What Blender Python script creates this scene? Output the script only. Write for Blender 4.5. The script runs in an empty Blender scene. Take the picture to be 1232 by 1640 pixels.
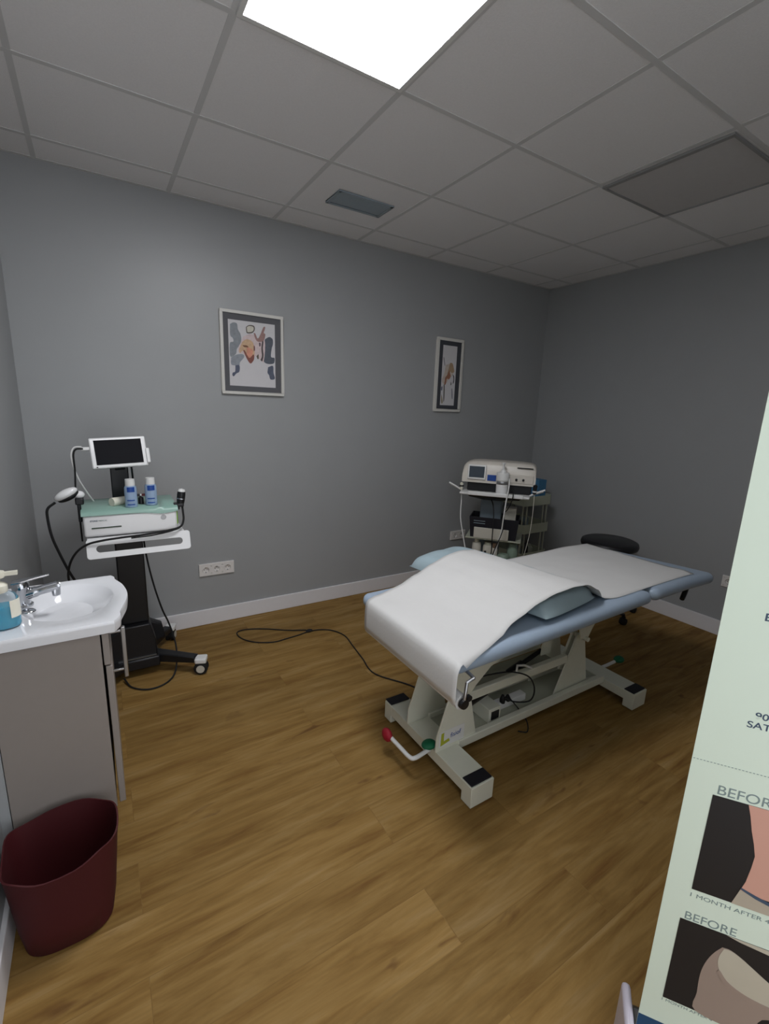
import bpy, bmesh, math, random
from mathutils import Vector, Matrix
random.seed(4)
S = bpy.context.scene
C = S.collection
PI = math.pi

# ------------------------------------------------------------------ camera
F_PX, CAM_Z = 735.607, 1.4823
YAW, PITCH, ROLL = 0.5618, -0.2178, 0.0371
fwd = Vector((math.sin(YAW)*math.cos(PITCH), math.cos(YAW)*math.cos(PITCH), math.sin(PITCH)))
rt0 = Vector((math.cos(YAW), -math.sin(YAW), 0)); up0 = rt0.cross(fwd)
rt = math.cos(ROLL)*rt0 + math.sin(ROLL)*up0
up = -math.sin(ROLL)*rt0 + math.cos(ROLL)*up0
cd = bpy.data.cameras.new('camera'); cam = bpy.data.objects.new('camera', cd); C.objects.link(cam)
cd.sensor_fit = 'HORIZONTAL'; cd.sensor_width = 36; cd.lens = F_PX*36/1232; cd.clip_start = 0.02
mw = Matrix((rt, up, -fwd)).transposed().to_4x4(); mw.translation = (0, 0, CAM_Z)
cam.matrix_world = mw
S.camera = cam

# ------------------------------------------------------------------ exposure and light levels
S.view_settings.view_transform = 'Standard'
S.view_settings.look = 'None'
S.view_settings.gamma = 1.0
S.view_settings.exposure = 0.42
S.view_settings.use_curve_mapping = False
PANEL_LIGHT = 19.0          # ceiling panel over the room
WORLD = 2.4                 # ambient fill through the open rear, added to lift ceiling and walls
REAR_FILL = 5.5            # unseen panel added behind the camera to light the banner
world = bpy.data.worlds.new('world'); S.world = world; world.use_nodes = True
world.node_tree.nodes['Background'].inputs[0].default_value = (0.5, 0.52, 0.55, 1)
world.node_tree.nodes['Background'].inputs[1].default_value = WORLD

# ------------------------------------------------------------------ materials
def srgb(r, g, b):
    f = lambda c: (c/255/12.92) if c/255 <= .04045 else ((c/255+.055)/1.055)**2.4
    return (f(r), f(g), f(b), 1)

def mat(name, col, rough=.5, metal=0, noise=0.04, nscale=30, bump=0, bscale=200, trans=0, emit=0, alpha=1, coat=0, ior=1.45, spec=.5):
    m = bpy.data.materials.new(name); m.use_nodes = True
    nt = m.node_tree; b = nt.nodes['Principled BSDF']
    b.inputs['Roughness'].default_value = rough; b.inputs['Metallic'].default_value = metal
    b.inputs['Transmission Weight'].default_value = trans; b.inputs['IOR'].default_value = ior
    b.inputs['Coat Weight'].default_value = coat; b.inputs['Specular IOR Level'].default_value = spec
    b.inputs['Alpha'].default_value = alpha
    c = srgb(*col)
    tc = nt.nodes.new('ShaderNodeTexCoord')
    if noise:
        n = nt.nodes.new('ShaderNodeTexNoise'); n.inputs['Scale'].default_value = nscale; n.inputs['Detail'].default_value = 4
        nt.links.new(tc.outputs['Object'], n.inputs['Vector'])
        mx = nt.nodes.new('ShaderNodeMix'); mx.data_type = 'RGBA'
        mx.inputs[6].default_value = tuple(max(0, x*(1-noise)) for x in c[:3])+(1,)
        mx.inputs[7].default_value = tuple(min(1, x*(1+noise)) for x in c[:3])+(1,)
        nt.links.new(n.outputs['Fac'], mx.inputs[0]); nt.links.new(mx.outputs[2], b.inputs['Base Color'])
    else:
        b.inputs['Base Color'].default_value = c
    if bump:
        n2 = nt.nodes.new('ShaderNodeTexNoise'); n2.inputs['Scale'].default_value = bscale; n2.inputs['Detail'].default_value = 3
        nt.links.new(tc.outputs['Object'], n2.inputs['Vector'])
        bp = nt.nodes.new('ShaderNodeBump'); bp.inputs['Strength'].default_value = bump; bp.inputs['Distance'].default_value = .002
        nt.links.new(n2.outputs['Fac'], bp.inputs['Height']); nt.links.new(bp.outputs['Normal'], b.inputs['Normal'])
    if emit:
        b.inputs['Emission Color'].default_value = c; b.inputs['Emission Strength'].default_value = emit
    return m

def floor_mat():
    m = bpy.data.materials.new('oak vinyl planks'); m.use_nodes = True
    nt = m.node_tree; N = nt.nodes; L = nt.links; b = N['Principled BSDF']
    tc = N.new('ShaderNodeTexCoord')
    br = N.new('ShaderNodeTexBrick'); br.inputs['Scale'].default_value = 1
    br.inputs['Brick Width'].default_value = 1.22; br.inputs['Row Height'].default_value = .18
    br.inputs['Mortar Size'].default_value = .0012; br.inputs['Mortar Smooth'].default_value = .3
    br.inputs['Color1'].default_value = (0, 0, 0, 1); br.inputs['Color2'].default_value = (1, 1, 1, 1); br.inputs['Mortar'].default_value = (.5, .5, .5, 1)
    br.offset = .37; br.offset_frequency = 2
    L.new(tc.outputs['Object'], br.inputs['Vector'])
    # per-plank offset of the grain
    cx = N.new('ShaderNodeVectorMath'); cx.operation = 'MULTIPLY_ADD'; cx.inputs[1].default_value = (9, 7, 5)
    L.new(br.outputs['Color'], cx.inputs[0]); L.new(tc.outputs['Object'], cx.inputs[2])
    mp = N.new('ShaderNodeMapping'); mp.inputs['Scale'].default_value = (1.5, 11, 1)
    L.new(cx.outputs[0], mp.inputs['Vector'])
    n1 = N.new('ShaderNodeTexNoise'); n1.inputs['Scale'].default_value = 1.6; n1.inputs['Detail'].default_value = 7; n1.inputs['Roughness'].default_value = .62; n1.inputs['Distortion'].default_value = .5
    L.new(mp.outputs[0], n1.inputs['Vector'])
    mp2 = N.new('ShaderNodeMapping'); mp2.inputs['Scale'].default_value = (2.2, 55, 1)
    L.new(cx.outputs[0], mp2.inputs['Vector'])
    n2 = N.new('ShaderNodeTexNoise'); n2.inputs['Scale'].default_value = 2; n2.inputs['Detail'].default_value = 5
    L.new(mp2.outputs[0], n2.inputs['Vector'])
    r = N.new('ShaderNodeValToRGB'); e = r.color_ramp.elements
    e[0].position = .28; e[0].color = srgb(110, 78, 40); e[1].position = .72; e[1].color = srgb(156, 128, 84)
    x = e.new(.42); x.color = srgb(130, 100, 54); x = e.new(.56); x.color = srgb(144, 114, 66)
    L.new(n1.outputs['Fac'], r.inputs['Fac'])
    mx = N.new('ShaderNodeMix'); mx.data_type = 'RGBA'; mx.blend_type = 'OVERLAY'; mx.inputs[0].default_value = .22
    L.new(r.outputs[0], mx.inputs[6]); L.new(n2.outputs['Fac'], mx.inputs[7])
    # knots
    mp3 = N.new('ShaderNodeMapping'); mp3.inputs['Scale'].default_value = (1.3, 4.2, 1)
    L.new(cx.outputs[0], mp3.inputs['Vector'])
    v = N.new('ShaderNodeTexNoise'); v.inputs['Scale'].default_value = 3.1; v.inputs['Detail'].default_value = 3; v.inputs['Distortion'].default_value = .8
    L.new(mp3.outputs[0], v.inputs['Vector'])
    kr = N.new('ShaderNodeValToRGB'); k = kr.color_ramp.elements; k[0].position = .66; k[0].color = (0, 0, 0, 1); k[1].position = .76; k[1].color = (1, 1, 1, 1)
    L.new(v.outputs['Fac'], kr.inputs['Fac'])
    mk = N.new('ShaderNodeMix'); mk.data_type = 'RGBA'; mk.inputs[7].default_value = srgb(84, 52, 30)
    km = N.new('ShaderNodeMath'); km.operation = 'MULTIPLY'; km.inputs[1].default_value = .6
    L.new(kr.outputs[0], km.inputs[0]); L.new(km.outputs[0], mk.inputs[0]); L.new(mx.outputs[2], mk.inputs[6])
    # plank tint and seams
    hs = N.new('ShaderNodeHueSaturation'); mr = N.new('ShaderNodeMapRange'); mr.inputs['To Min'].default_value = .9; mr.inputs['To Max'].default_value = 1.08
    L.new(br.outputs['Color'], mr.inputs['Value']); L.new(mr.outputs[0], hs.inputs['Value']); L.new(mk.outputs[2], hs.inputs['Color'])
    ms = N.new('ShaderNodeMix'); ms.data_type = 'RGBA'; ms.inputs[7].default_value = srgb(90, 64, 34)
    sm = N.new('ShaderNodeMath'); sm.operation = 'MULTIPLY'; sm.inputs[1].default_value = .28
    L.new(br.outputs['Fac'], sm.inputs[0]); L.new(sm.outputs[0], ms.inputs[0]); L.new(hs.outputs[0], ms.inputs[6])
    L.new(ms.outputs[2], b.inputs['Base Color'])
    b.inputs['Roughness'].default_value = .62; b.inputs['Specular IOR Level'].default_value = .12
    bp = N.new('ShaderNodeBump'); bp.inputs['Strength'].default_value = .15; bp.inputs['Distance'].default_value = .001
    L.new(n2.outputs['Fac'], bp.inputs['Height']); L.new(bp.outputs[0], b.inputs['Normal'])
    return m

M = {}
M['floor'] = floor_mat()
M['wall'] = mat('grey wall paint', (160, 162, 163), .40, noise=.03, nscale=6, bump=.15, bscale=350, spec=.6)
M['ceil'] = mat('mineral fibre ceiling tile', (240, 239, 240), .9, noise=.05, nscale=140, bump=.35, bscale=260)
M['grid'] = mat('ceiling grid shade tone', (212, 212, 212), .6, noise=.02)  # greyer than the tiles, stands in for shadow lines along the bars
M['skirt'] = mat('white skirting paint', (226, 224, 226), .4, noise=.02)
M['white'] = mat('white plastic', (226, 226, 224), .35, noise=.02)
M['whitegloss'] = mat('glossy white', (232, 232, 232), .15, noise=.01, coat=.3)
M['ceramic'] = mat('white ceramic', (233, 234, 237), .12, noise=.01, coat=.4)
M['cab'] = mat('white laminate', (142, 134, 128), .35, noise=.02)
M['chrome'] = mat('chrome', (190, 192, 196), .12, 1, noise=.02)
M['steel'] = mat('brushed steel', (165, 166, 168), .35, 1, noise=.05)
M['black'] = mat('black plastic', (24, 24, 27), .4, noise=.1)
M['blackmat'] = mat('matt black rubber', (18, 18, 19), .7, noise=.1)
M['blackcloth'] = mat('black box card', (20, 19, 28), .6, noise=.1)
M['screen'] = mat('dark screen glass', (12, 12, 18), .35, noise=.02, spec=.12)
M['teal'] = mat('teal translucent plastic', (142, 176, 164), .25, noise=.03)
M['lime'] = mat('lime green plastic', (130, 180, 50), .4, noise=.02)
M['slate'] = mat('picture mount grey', (92, 92, 96), .8, noise=.04)
M['slatedark'] = mat('picture mount dark grey', (66, 68, 74), .8, noise=.04)
M['frame'] = mat('white picture frame', (214, 212, 206), .45, noise=.03)
M['art'] = mat('art paper', (208, 206, 208), .8, noise=.03)
M['sheet'] = mat('white couch paper', (214, 213, 211), .85, noise=.015, nscale=12, bump=.25, bscale=90)
M['vinylblue'] = mat('pale blue vinyl', (160, 176, 194), .38, noise=.03, bump=.1, bscale=400)
M['pillowblue'] = mat('pale blue pillow vinyl', (168, 188, 196), .4, noise=.03, bump=.2, bscale=60)
M['beige'] = mat('cream painted steel', (222, 222, 206), .4, noise=.03)
M['beigedark'] = mat('cream steel tray', (170, 172, 155), .5, noise=.04)
M['red'] = mat('red plastic bin', (66, 7, 13), .7, noise=.05, nscale=8)
M['redrub'] = mat('red rubber', (150, 20, 40), .6, noise=.05)
M['greenrub'] = mat('green rubber', (14, 100, 66), .6, noise=.05)
M['bluegel'] = mat('blue liquid soap', (0, 195, 230), .08, noise=.02, trans=.35, ior=1.35)
M['clear'] = mat('clear plastic', (225, 235, 240), .08, noise=0, trans=.9, ior=1.2)
M['clearblue'] = mat('blue tinted bottle', (172, 194, 222), .2, noise=.05, trans=.25, ior=1.2)
M['bluelabel'] = mat('blue label print', (30, 72, 150), .4, noise=.05)
M['cream'] = mat('cream plastic', (226, 222, 205), .4, noise=.03)
M['bluebox'] = mat('blue carton', (66, 120, 158), .6, noise=.05)
M['sage'] = mat('sage green plastic', (128, 146, 130), .5, noise=.04)
M['greycol'] = mat('blue grey column', (120, 132, 140), .45, noise=.03)
M['device'] = mat('light grey device casing', (212, 206, 196), .35, noise=.02)
M['tin'] = mat('off white bottles', (196, 192, 180), .45, noise=.04)
M['socket'] = mat('white socket plastic', (226, 222, 218), .35, noise=.02)
M['vent'] = mat('grey blue vent metal', (150, 162, 170), .45, noise=.05)
M['ventdark'] = mat('dark vent interior', (90, 98, 108), .8, noise=.05)
M['banner'] = mat('banner fabric', (216, 228, 211), .55, noise=.012, nscale=5)
M['bannerblue'] = mat('banner navy print', (26, 68, 104), .55, noise=.03)
M['print'] = mat('grey print', (124, 140, 138), .6, noise=0)
M['printdark'] = mat('dark slate print', (62, 78, 98), .6, noise=0)
M['photoblack'] = mat('photo black', (26, 24, 26), .5, noise=.05)
M['skin'] = mat('photo skin peach', (204, 154, 136), .5, noise=.05, nscale=9)
M['skin2'] = mat('photo skin taupe', (152, 134, 122), .5, noise=.1, nscale=9)
M['skin3'] = mat('photo skin light', (186, 178, 160), .5, noise=.1, nscale=9)
M['cloth'] = mat('photo khaki cloth', (176, 164, 146), .6, noise=.08, nscale=20)
M['lamp'] = mat('panel diffuser', (255, 255, 255), .5, noise=0)
def lamp_mat(name, s):
    m = mat(name, (250, 251, 255), .5, noise=0, emit=s); return m
M['diff1'] = lamp_mat('lit panel diffuser', PANEL_LIGHT)
M['diff2'] = lamp_mat('added rear fill diffuser', REAR_FILL)
def paintm(n, c): 
    c = tuple(int(x*.82+200*.18) for x in c); return mat('paint '+n, c, .8, noise=.25, nscale=60)

# ------------------------------------------------------------------ mesh helpers
class G:
    def __init__(s, X=None): s.b = bmesh.new(); s.X = X or Matrix()
    def v(s, p): return s.b.verts.new(s.X @ Vector(p))
    def face(s, vs):
        try: return s.b.faces.new(vs)
        except ValueError: return None
    def box(s, a, b, R=None):
        """axis box from corner a to corner b, optional matrix R"""
        R = R or Matrix()
        vs = [s.v(R @ Vector((x, y, z))) for x in (a[0], b[0]) for y in (a[1], b[1]) for z in (a[2], b[2])]
        for f in ((0,1,3,2),(4,6,7,5),(0,4,5,1),(2,3,7,6),(0,2,6,4),(1,5,7,3)): s.face([vs[i] for i in f])
        return s
    def loft(s, rings, cap=True, close=False):
        rs = [[s.v(p) for p in r] for r in rings]; n = len(rs[0])
        pr = list(zip(rs, rs[1:])) + ([(rs[-1], rs[0])] if close else [])
        for a, b in pr:
            for i in range(n): s.face([a[i], a[(i+1) % n], b[(i+1) % n], b[i]])
        if cap and not close:
            s.face(rs[0][::-1]); s.face(rs[-1])
        return s
    def lathe(s, prof, c=(0,0,0), n=24, axis='z', sx=1, sy=1, R=None):
        R = R or Matrix(); rings = []
        for r, h in prof:
            ring = []
            for i in range(n):
                t = 2*PI*i/n; x, y = r*math.cos(t)*sx, r*math.sin(t)*sy
                p = {'z': (x, y, h), 'y': (x, h, -y), 'x': (h, x, y)}[axis]
                ring.append(R @ Vector(p) + Vector(c))
            rings.append(ring)
        return s.loft(rings)
    def tube(s, pts, r, n=8):
        pts = [Vector(p) for p in pts]; rings = []; nrm = None
        for i, p in enumerate(pts):
            t = (pts[min(i+1, len(pts)-1)] - pts[max(i-1, 0)]).normalized()
            if nrm is None:
                nrm = t.orthogonal().normalized()
            else:
                nrm = (nrm - t*nrm.dot(t)).normalized()
            bn = t.cross(nrm); rr = r[i] if isinstance(r, (list, tuple)) else r
            rings.append([p + rr*(math.cos(2*PI*k/n)*nrm + math.sin(2*PI*k/n)*bn) for k in range(n)])
        return s.loft(rings)
    def prism(s, poly, axis, a, b):
        """2-D polygon extruded along an axis: 'y' takes (x,z), 'x' takes (y,z), 'z' takes (x,y)"""
        mk = {'y': lambda p, h: (p[0], h, p[1]), 'x': lambda p, h: (h, p[0], p[1]), 'z': lambda p, h: (p[0], p[1], h)}[axis]
        return s.loft([[mk(p, a) for p in poly], [mk(p, b) for p in poly]])
    def sphere(s, c, r, n=16, m=10, sc=(1,1,1)):
        rings = []
        for j in range(m+1):
            t = PI*j/m; rr = max(math.sin(t), .001)*r
            rings.append([(c[0]+rr*math.cos(2*PI*i/n)*sc[0], c[1]+rr*math.sin(2*PI*i/n)*sc[1], c[2]+r*math.cos(t)*sc[2]) for i in range(n)])
        return s.loft(rings)

def spline(pts, k=8):
    P = [Vector(p) for p in pts]; P = [P[0]*2-P[1]] + P + [P[-1]*2-P[-2]]; out = []
    for i in range(1, len(P)-2):
        for j in range(k):
            t = j/k; a, b, c, d = P[i-1:i+3]
            out.append(.5*((2*b)+(-a+c)*t+(2*a-5*b+4*c-d)*t*t+(-a+3*b-3*c+d)*t**3))
    out.append(P[-2]); return out

WM = {}
def link(name, g, m, parent=None, bevel=0, smooth=False, seg=2, ang=40, loc=None, solid=0, sub=0):
    bmesh.ops.remove_doubles(g.b, verts=g.b.verts, dist=1e-6)
    bmesh.ops.recalc_face_normals(g.b, faces=g.b.faces)
    W = WM.get(parent.name) if parent else (Matrix.Translation(loc) if loc else Matrix())
    g.b.transform(W.inverted())
    me = bpy.data.meshes.new(name); g.b.to_mesh(me); g.b.free()
    me.materials.append(M[m] if isinstance(m, str) else m)
    if smooth:
        for p in me.polygons: p.use_smooth = True
        me.set_sharp_from_angle(angle=math.radians(ang))
    o = bpy.data.objects.new(name, me); C.objects.link(o)
    if parent: o.parent = parent
    elif loc: o.matrix_world = W
    WM[o.name] = W
    if solid:
        d = o.modifiers.new('solid', 'SOLIDIFY'); d.thickness = solid; d.offset = 1
    if sub:
        d = o.modifiers.new('sub', 'SUBSURF'); d.levels = sub; d.render_levels = sub
    if bevel:
        d = o.modifiers.new('bevel', 'BEVEL'); d.width = bevel; d.segments = seg; d.limit_method = 'ANGLE'; d.angle_limit = math.radians(40)
        d.harden_normals = False
        for p in me.polygons: p.use_smooth = True
        me.set_sharp_from_angle(angle=math.radians(60))
    return o

def tag(o, label=None, cat=None, group=None, kind=None):
    if label: o['label'] = label
    if cat: o['category'] = cat
    if group: o['group'] = group
    if kind: o['kind'] = kind
    return o

def thing(name, label, cat, loc, rz=0, group=None):
    o = bpy.data.objects.new(name, None); C.objects.link(o)
    o.empty_display_size = .05
    o.location = loc; o.rotation_euler = (0, 0, rz)
    WM[o.name] = Matrix.Translation(loc) @ Matrix.Rotation(rz, 4, 'Z')
    return tag(o, label, cat, group)

def copy_thing(o, loc, label, parent=None):
    c = o.copy(); C.objects.link(c)
    if parent is None:
        c.location = loc; c['label'] = label
    else: c.parent = parent
    for ch in list(o.children): copy_thing(ch, None, None, c)
    return c

def text(name, s, size, m, parent, origin, xdir, ydir, depth=.0004, bold=0, sx=1.0):
    cu = bpy.data.curves.new(name, 'FONT'); cu.body = s; cu.size = size; cu.extrude = depth; cu.offset = bold
    to = bpy.data.objects.new('tmp_text', cu); C.objects.link(to)
    dg = bpy.context.evaluated_depsgraph_get(); me = bpy.data.meshes.new_from_object(to.evaluated_get(dg))
    bpy.data.objects.remove(to)
    X = Vector(xdir).normalized(); Y = Vector(ydir).normalized(); Z = X.cross(Y)
    R = Matrix((X*sx, Y, Z)).transposed().to_4x4(); R.translation = origin
    me.transform(WM[parent.name].inverted() @ R)
    me.materials.clear(); me.materials.append(M[m])
    o = bpy.data.objects.new(name, me); C.objects.link(o); o.parent = parent; WM[o.name] = WM[parent.name]
    return o

# ------------------------------------------------------------------ room shell
XL, XR, YB, YF, ZC = -.325, 3.669, 3.111, -1.1, 2.6227
t_ = .12
def struct(name, g, m, **k):
    return tag(link(name, g, m, **k), kind='structure')
struct('floor', G().box((XL-t_, YF-t_, -.06), (XR+t_, YB+t_, 0)), 'floor')
ceiling = struct('ceiling', G().box((XL-t_, YF-t_, ZC), (XR+t_, YB+t_, ZC+.06)), 'ceil')
struct('wall_back', G().box((XL-t_, YB, 0), (XR+t_, YB+t_, ZC)), 'wall')
struct('wall_right', G().box((XR, YF, 0), (XR+t_, YB, ZC)), 'wall')
struct('wall_left', G().box((XL-t_, YF, 0), (XL, YB, ZC)), 'wall')
struct('wall_front_blocker', G().box((1.46, -.60, 0), (XR+t_, -.48, ZC)), 'wall')  # unseen partial wall, added to keep world light from under the table
SK = .109
struct('baseboard_back', G().box((XL, YB-.014, 0), (XR, YB, SK)), 'skirt', bevel=.003)
struct('baseboard_right', G().box((XR-.014, YF, 0), (XR, YB-.014, SK)), 'skirt', bevel=.003)
struct('baseboard_left', G().box((XL, YF, 0), (XL+.014, YB-.014, SK)), 'skirt', bevel=.003)
# suspended grid: 24 mm bars on a 600 mm module
X0, Y0 = .4532, 2.2674
gb = G()
for i in range(-2, 6):
    x = X0 + .6*i
    if XL < x < XR: gb.box((x-.011, YF, ZC-.0018), (x+.011, YB, ZC))
for j in range(-5, 2):
    y = Y0 + .6*j
    if YF < y < YB: gb.box((XL, y-.011, ZC-.0022), (XR, y+.011, ZC))
gb.box((XL, YB-.022, ZC-.002), (XR, YB, ZC)).box((XR-.022, YF, ZC-.002), (XR, YB, ZC))
struct('trim_1', gb, 'grid')

def ceiling_light(x0, y0, label, m):
    t = thing('ceiling_light', label, 'light', (x0+.3, y0+.3, ZC-.012))
    f = G()
    a, b = .006, .022
    for (p, q) in (((a, a), (.6-a, b)), ((a, .6-b), (.6-a, .6-a)), ((a, b), (b, .6-b)), ((.6-b, b), (.6-a, .6-b))):
        f.box((x0+p[0], y0+p[1], ZC-.011), (x0+q[0], y0+q[1], ZC-.0024))
    link('frame', f, 'white', t)
    link('diffuser', G().box((x0+b, y0+b, ZC-.009), (x0+.6-b, y0+.6-b, ZC-.0025)), m, t)
    return t
ceiling_light(X0, Y0-1.2, 'square white led panel glowing in the tiled ceiling', 'diff1')
ceiling_light(X0-.6, Y0-3.0, 'unseen square led panel added behind the camera to light the banner', 'diff2')  # added fill fixture out of view, brightens the banner front

# ceiling air vent
v = thing('air_vent', 'small grey rectangular air vent in the ceiling tile', 'vent', (1.385, 2.58, ZC-.01))
f = G()
vx0, vx1, vy0, vy1 = 1.212, 1.558, 2.492, 2.672
for a, b in (((vx0, vy0), (vx1, vy0+.02)), ((vx0, vy1-.014), (vx1, vy1)), ((vx0, vy0), (vx0+.018, vy1)), ((vx1-.018, vy0), (vx1, vy1))):
    f.box((a[0], a[1], ZC-.009), (b[0], b[1], ZC-.001))
link('frame', f, 'vent', v, bevel=.002)
link('backing', G().box((vx0+.01, vy0+.01, ZC-.003), (vx1-.01, vy1-.01, ZC-.0005)), 'ventdark', v)
for k in range(9):
    y = vy0+.026+k*.0148
    R = Matrix.Translation((0, y, ZC-.006)) @ Matrix.Rotation(-.35, 4, 'X')
    link('slat', G().box((vx0+.016, -.0065, -.0006), (vx1-.016, .0065, .0006), R), 'vent', v)

# access panel in the ceiling
ap = thing('ceiling_hatch', 'darker square access tile framed in the ceiling above the right wall', 'ceiling hatch', (2.58, 1.37, ZC-.008))
hx0, hx1, hy0, hy1 = 2.296, 2.842, 1.098, 1.656
f = G()
for a, b in (((hx0-.022, hy0), (hx0, hy1)), ((hx1, hy0), (hx1+.008, hy1)), ((hx0-.022, hy0-.01), (hx1+.008, hy0)), ((hx0-.022, hy1), (hx1+.008, hy1+.01))):
    f.box((a[0], a[1], ZC-.012), (b[0], b[1], ZC-.002))
link('frame', f, mat('hatch frame', (150, 150, 150), .7, bump=.5, bscale=120), ap)
link('panel', G().box((hx0, hy0, ZC-.006), (hx1, hy1, ZC-.002)), mat('hatch board', (200, 198, 198), .85, noise=.04), ap)

# ------------------------------------------------------------------ wall sockets
def socket_plate(name, label, c, n, w, h, facing):
    """facing 'y': on the back wall; 'x': on the right wall"""
    if facing == 'y': X = Matrix.Translation(c)
    else: X = Matrix.Translation(c) @ Matrix.Rotation(-PI/2, 4, 'Z')
    t = thing(name, label, 'socket', c)
    D = .013; m_ = .0275
    fr = G(X); hw = n*.071/2-.071/2+m_
    fr.loft([[(x, y, z) for x, z in ((-a_, -b_), (a_, -b_), (a_, b_), (-a_, b_))] for a_, b_, y in ((w/2, h/2, 0), (w/2, h/2, -D+.002), (w/2-.002, h/2-.002, -D), (hw, m_, -D), (hw, m_, 0))], close=True)
    link('plate', fr, 'socket', t)
    for k in range(n):
        cx = (k-(n-1)/2)*.071
        sq = []
        for i in range(32):
            a_ = 2*PI*(i+.5)/32; c_, s_ = math.cos(a_), math.sin(a_); q = m_/max(abs(c_), abs(s_)); sq.append((q*c_*(.0355/m_ if n > 1 else 1), q*s_))
        ci = [(.0198*math.cos(2*PI*(i+.5)/32), .0198*math.sin(2*PI*(i+.5)/32)) for i in range(32)]
        g = G(X @ Matrix.Translation((cx, 0, 0)))
        g.loft([[(x, -.001, z) for x, z in sq], [(x, -D+.0005, z) for x, z in sq], [(x*1.12, -D+.0005, z*1.12) for x, z in ci], [(x*1.06, -D-.001, z*1.06) for x, z in ci], [(x, -D, z) for x, z in ci], [(x, -.0025, z) for x, z in ci]])
        s = link('outlet', g, 'socket', t, smooth=True, ang=30)
        for dx in (-.0095, .0095):
            link('pin_hole', G(X @ Matrix.Translation((cx, -.0022, 0))).lathe([(.0028, 0), (.0028, -.0006)], (dx, 0, 0), axis='y', n=10), 'blackmat', s)
        for z0 in (.013, -.019):
            link('earth_clip', G(X @ Matrix.Translation((cx, -.006, 0))).box((-.003, -.005, z0), (.003, .003, z0+.005)), 'steel', s)
    return t
socket_plate('wall_socket', 'triple white power socket low on the back wall', (.623, YB, .391), 3, .228, .084, 'y')
socket_plate('wall_socket', 'double white power socket low on the back wall, partly behind a hanging cable', (2.762, YB, .386), 2, .17, .08, 'y')
socket_plate('wall_socket', 'single white power socket low on the right wall', (XR, 1.285, .402), 1, .08, .08, 'x')

# ------------------------------------------------------------------ framed pictures
P1 = {"grey_left": [[0.766, 1.971], [0.787, 1.983], [0.809, 1.978], [0.814, 1.945], [0.828, 1.921], [0.833, 1.889], [0.826, 1.859], [0.804, 1.827], [0.797, 1.797], [0.765, 1.776], [0.758, 1.808], [0.762, 1.86], [0.783, 1.869], [0.78, 1.89], [0.765, 1.907]], "grey_left_low": [[0.766, 1.773], [0.803, 1.794], [0.841, 1.798], [0.847, 1.78], [0.821, 1.748], [0.816, 1.729], [0.789, 1.726], [0.765, 1.732]], "blue_left": [[0.791, 1.727], [0.816, 1.729], [0.815, 1.691], [0.795, 1.677], [0.779, 1.659], [0.77, 1.666], [0.773, 1.681], [0.788, 1.689]], "blue_right": [[0.986, 1.905], [1.014, 1.921], [1.036, 1.91], [1.038, 1.88], [1.029, 1.849], [1.024, 1.799], [1.047, 1.793], [1.044, 1.762], [1.023, 1.753], [0.991, 1.754], [0.973, 1.771], [0.98, 1.81], [0.984, 1.845], [0.977, 1.87]], "blue_right_low": [[1.003, 1.732], [1.036, 1.742], [1.039, 1.7], [1.047, 1.661], [1.018, 1.655], [1.008, 1.682], [0.998, 1.697]], "pink": [[0.845, 1.905], [0.884, 1.924], [0.915, 1.92], [0.946, 1.893], [0.985, 1.89], [0.975, 1.768], [0.955, 1.77], [0.919, 1.793], [0.894, 1.746], [0.879, 1.749], [0.853, 1.795], [0.815, 1.806], [0.812, 1.835], [0.832, 1.874]], "ochre": [[0.84, 1.875], [0.867, 1.892], [0.902, 1.881], [0.916, 1.838], [0.911, 1.785], [0.895, 1.757], [0.879, 1.76], [0.85, 1.813], [0.834, 1.815], [0.822, 1.803], [0.819, 1.829]], "orange": [[0.866, 1.848], [0.904, 1.83], [0.9, 1.799], [0.887, 1.764], [0.876, 1.775], [0.865, 1.803]], "brown1": [[0.839, 1.853], [0.866, 1.854], [0.877, 1.844], [0.85, 1.843]], "brown2": [[0.842, 1.824], [0.854, 1.821], [0.88, 1.779], [0.908, 1.804], [0.911, 1.774], [0.888, 1.746], [0.864, 1.774]], "head": [[0.864, 1.965], [0.885, 1.979], [0.916, 1.977], [0.919, 1.953], [0.903, 1.933], [0.872, 1.928], [0.865, 1.94]], "headin": [[0.869, 1.964], [0.885, 1.973], [0.91, 1.971], [0.912, 1.952], [0.9, 1.94], [0.876, 1.935], [0.871, 1.942]], "arm": [[0.911, 1.934], [0.923, 1.932], [0.938, 1.904], [0.958, 1.936], [0.975, 1.975], [0.987, 1.98], [0.987, 1.969], [0.978, 1.942], [0.988, 1.935], [0.982, 1.905], [0.969, 1.888], [0.937, 1.885], [0.922, 1.902]], "line": [[0.965, 1.888], [0.975, 1.889], [0.97, 1.843], [0.974, 1.806], [0.965, 1.767], [0.953, 1.774], [0.963, 1.797], [0.96, 1.842]], "dot": [[0.945, 1.878], [0.955, 1.879], [0.955, 1.861], [0.947, 1.856]], "dot2": [[0.927, 1.794], [0.94, 1.807], [0.941, 1.78], [0.933, 1.778]], "dot3": [[0.911, 1.86], [0.917, 1.853], [0.918, 1.831], [0.91, 1.826]]}
K1 = {'grey_left': (128, 134, 140), 'grey_left_low': (136, 142, 150), 'blue_left': (66, 74, 94), 'blue_right': (66, 72, 84), 'blue_right_low': (66, 74, 92),
      'pink': (212, 190, 190), 'ochre': (206, 166, 128), 'orange': (216, 140, 112), 'brown1': (110, 66, 44), 'brown2': (120, 62, 50), 'head': (74, 66, 58), 'headin': (208, 202, 186), 'arm': (146, 108, 102), 'line': (60, 50, 50), 'dot': (80, 60, 70), 'dot2': (84, 74, 60), 'dot3': (100, 50, 50)}
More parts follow.
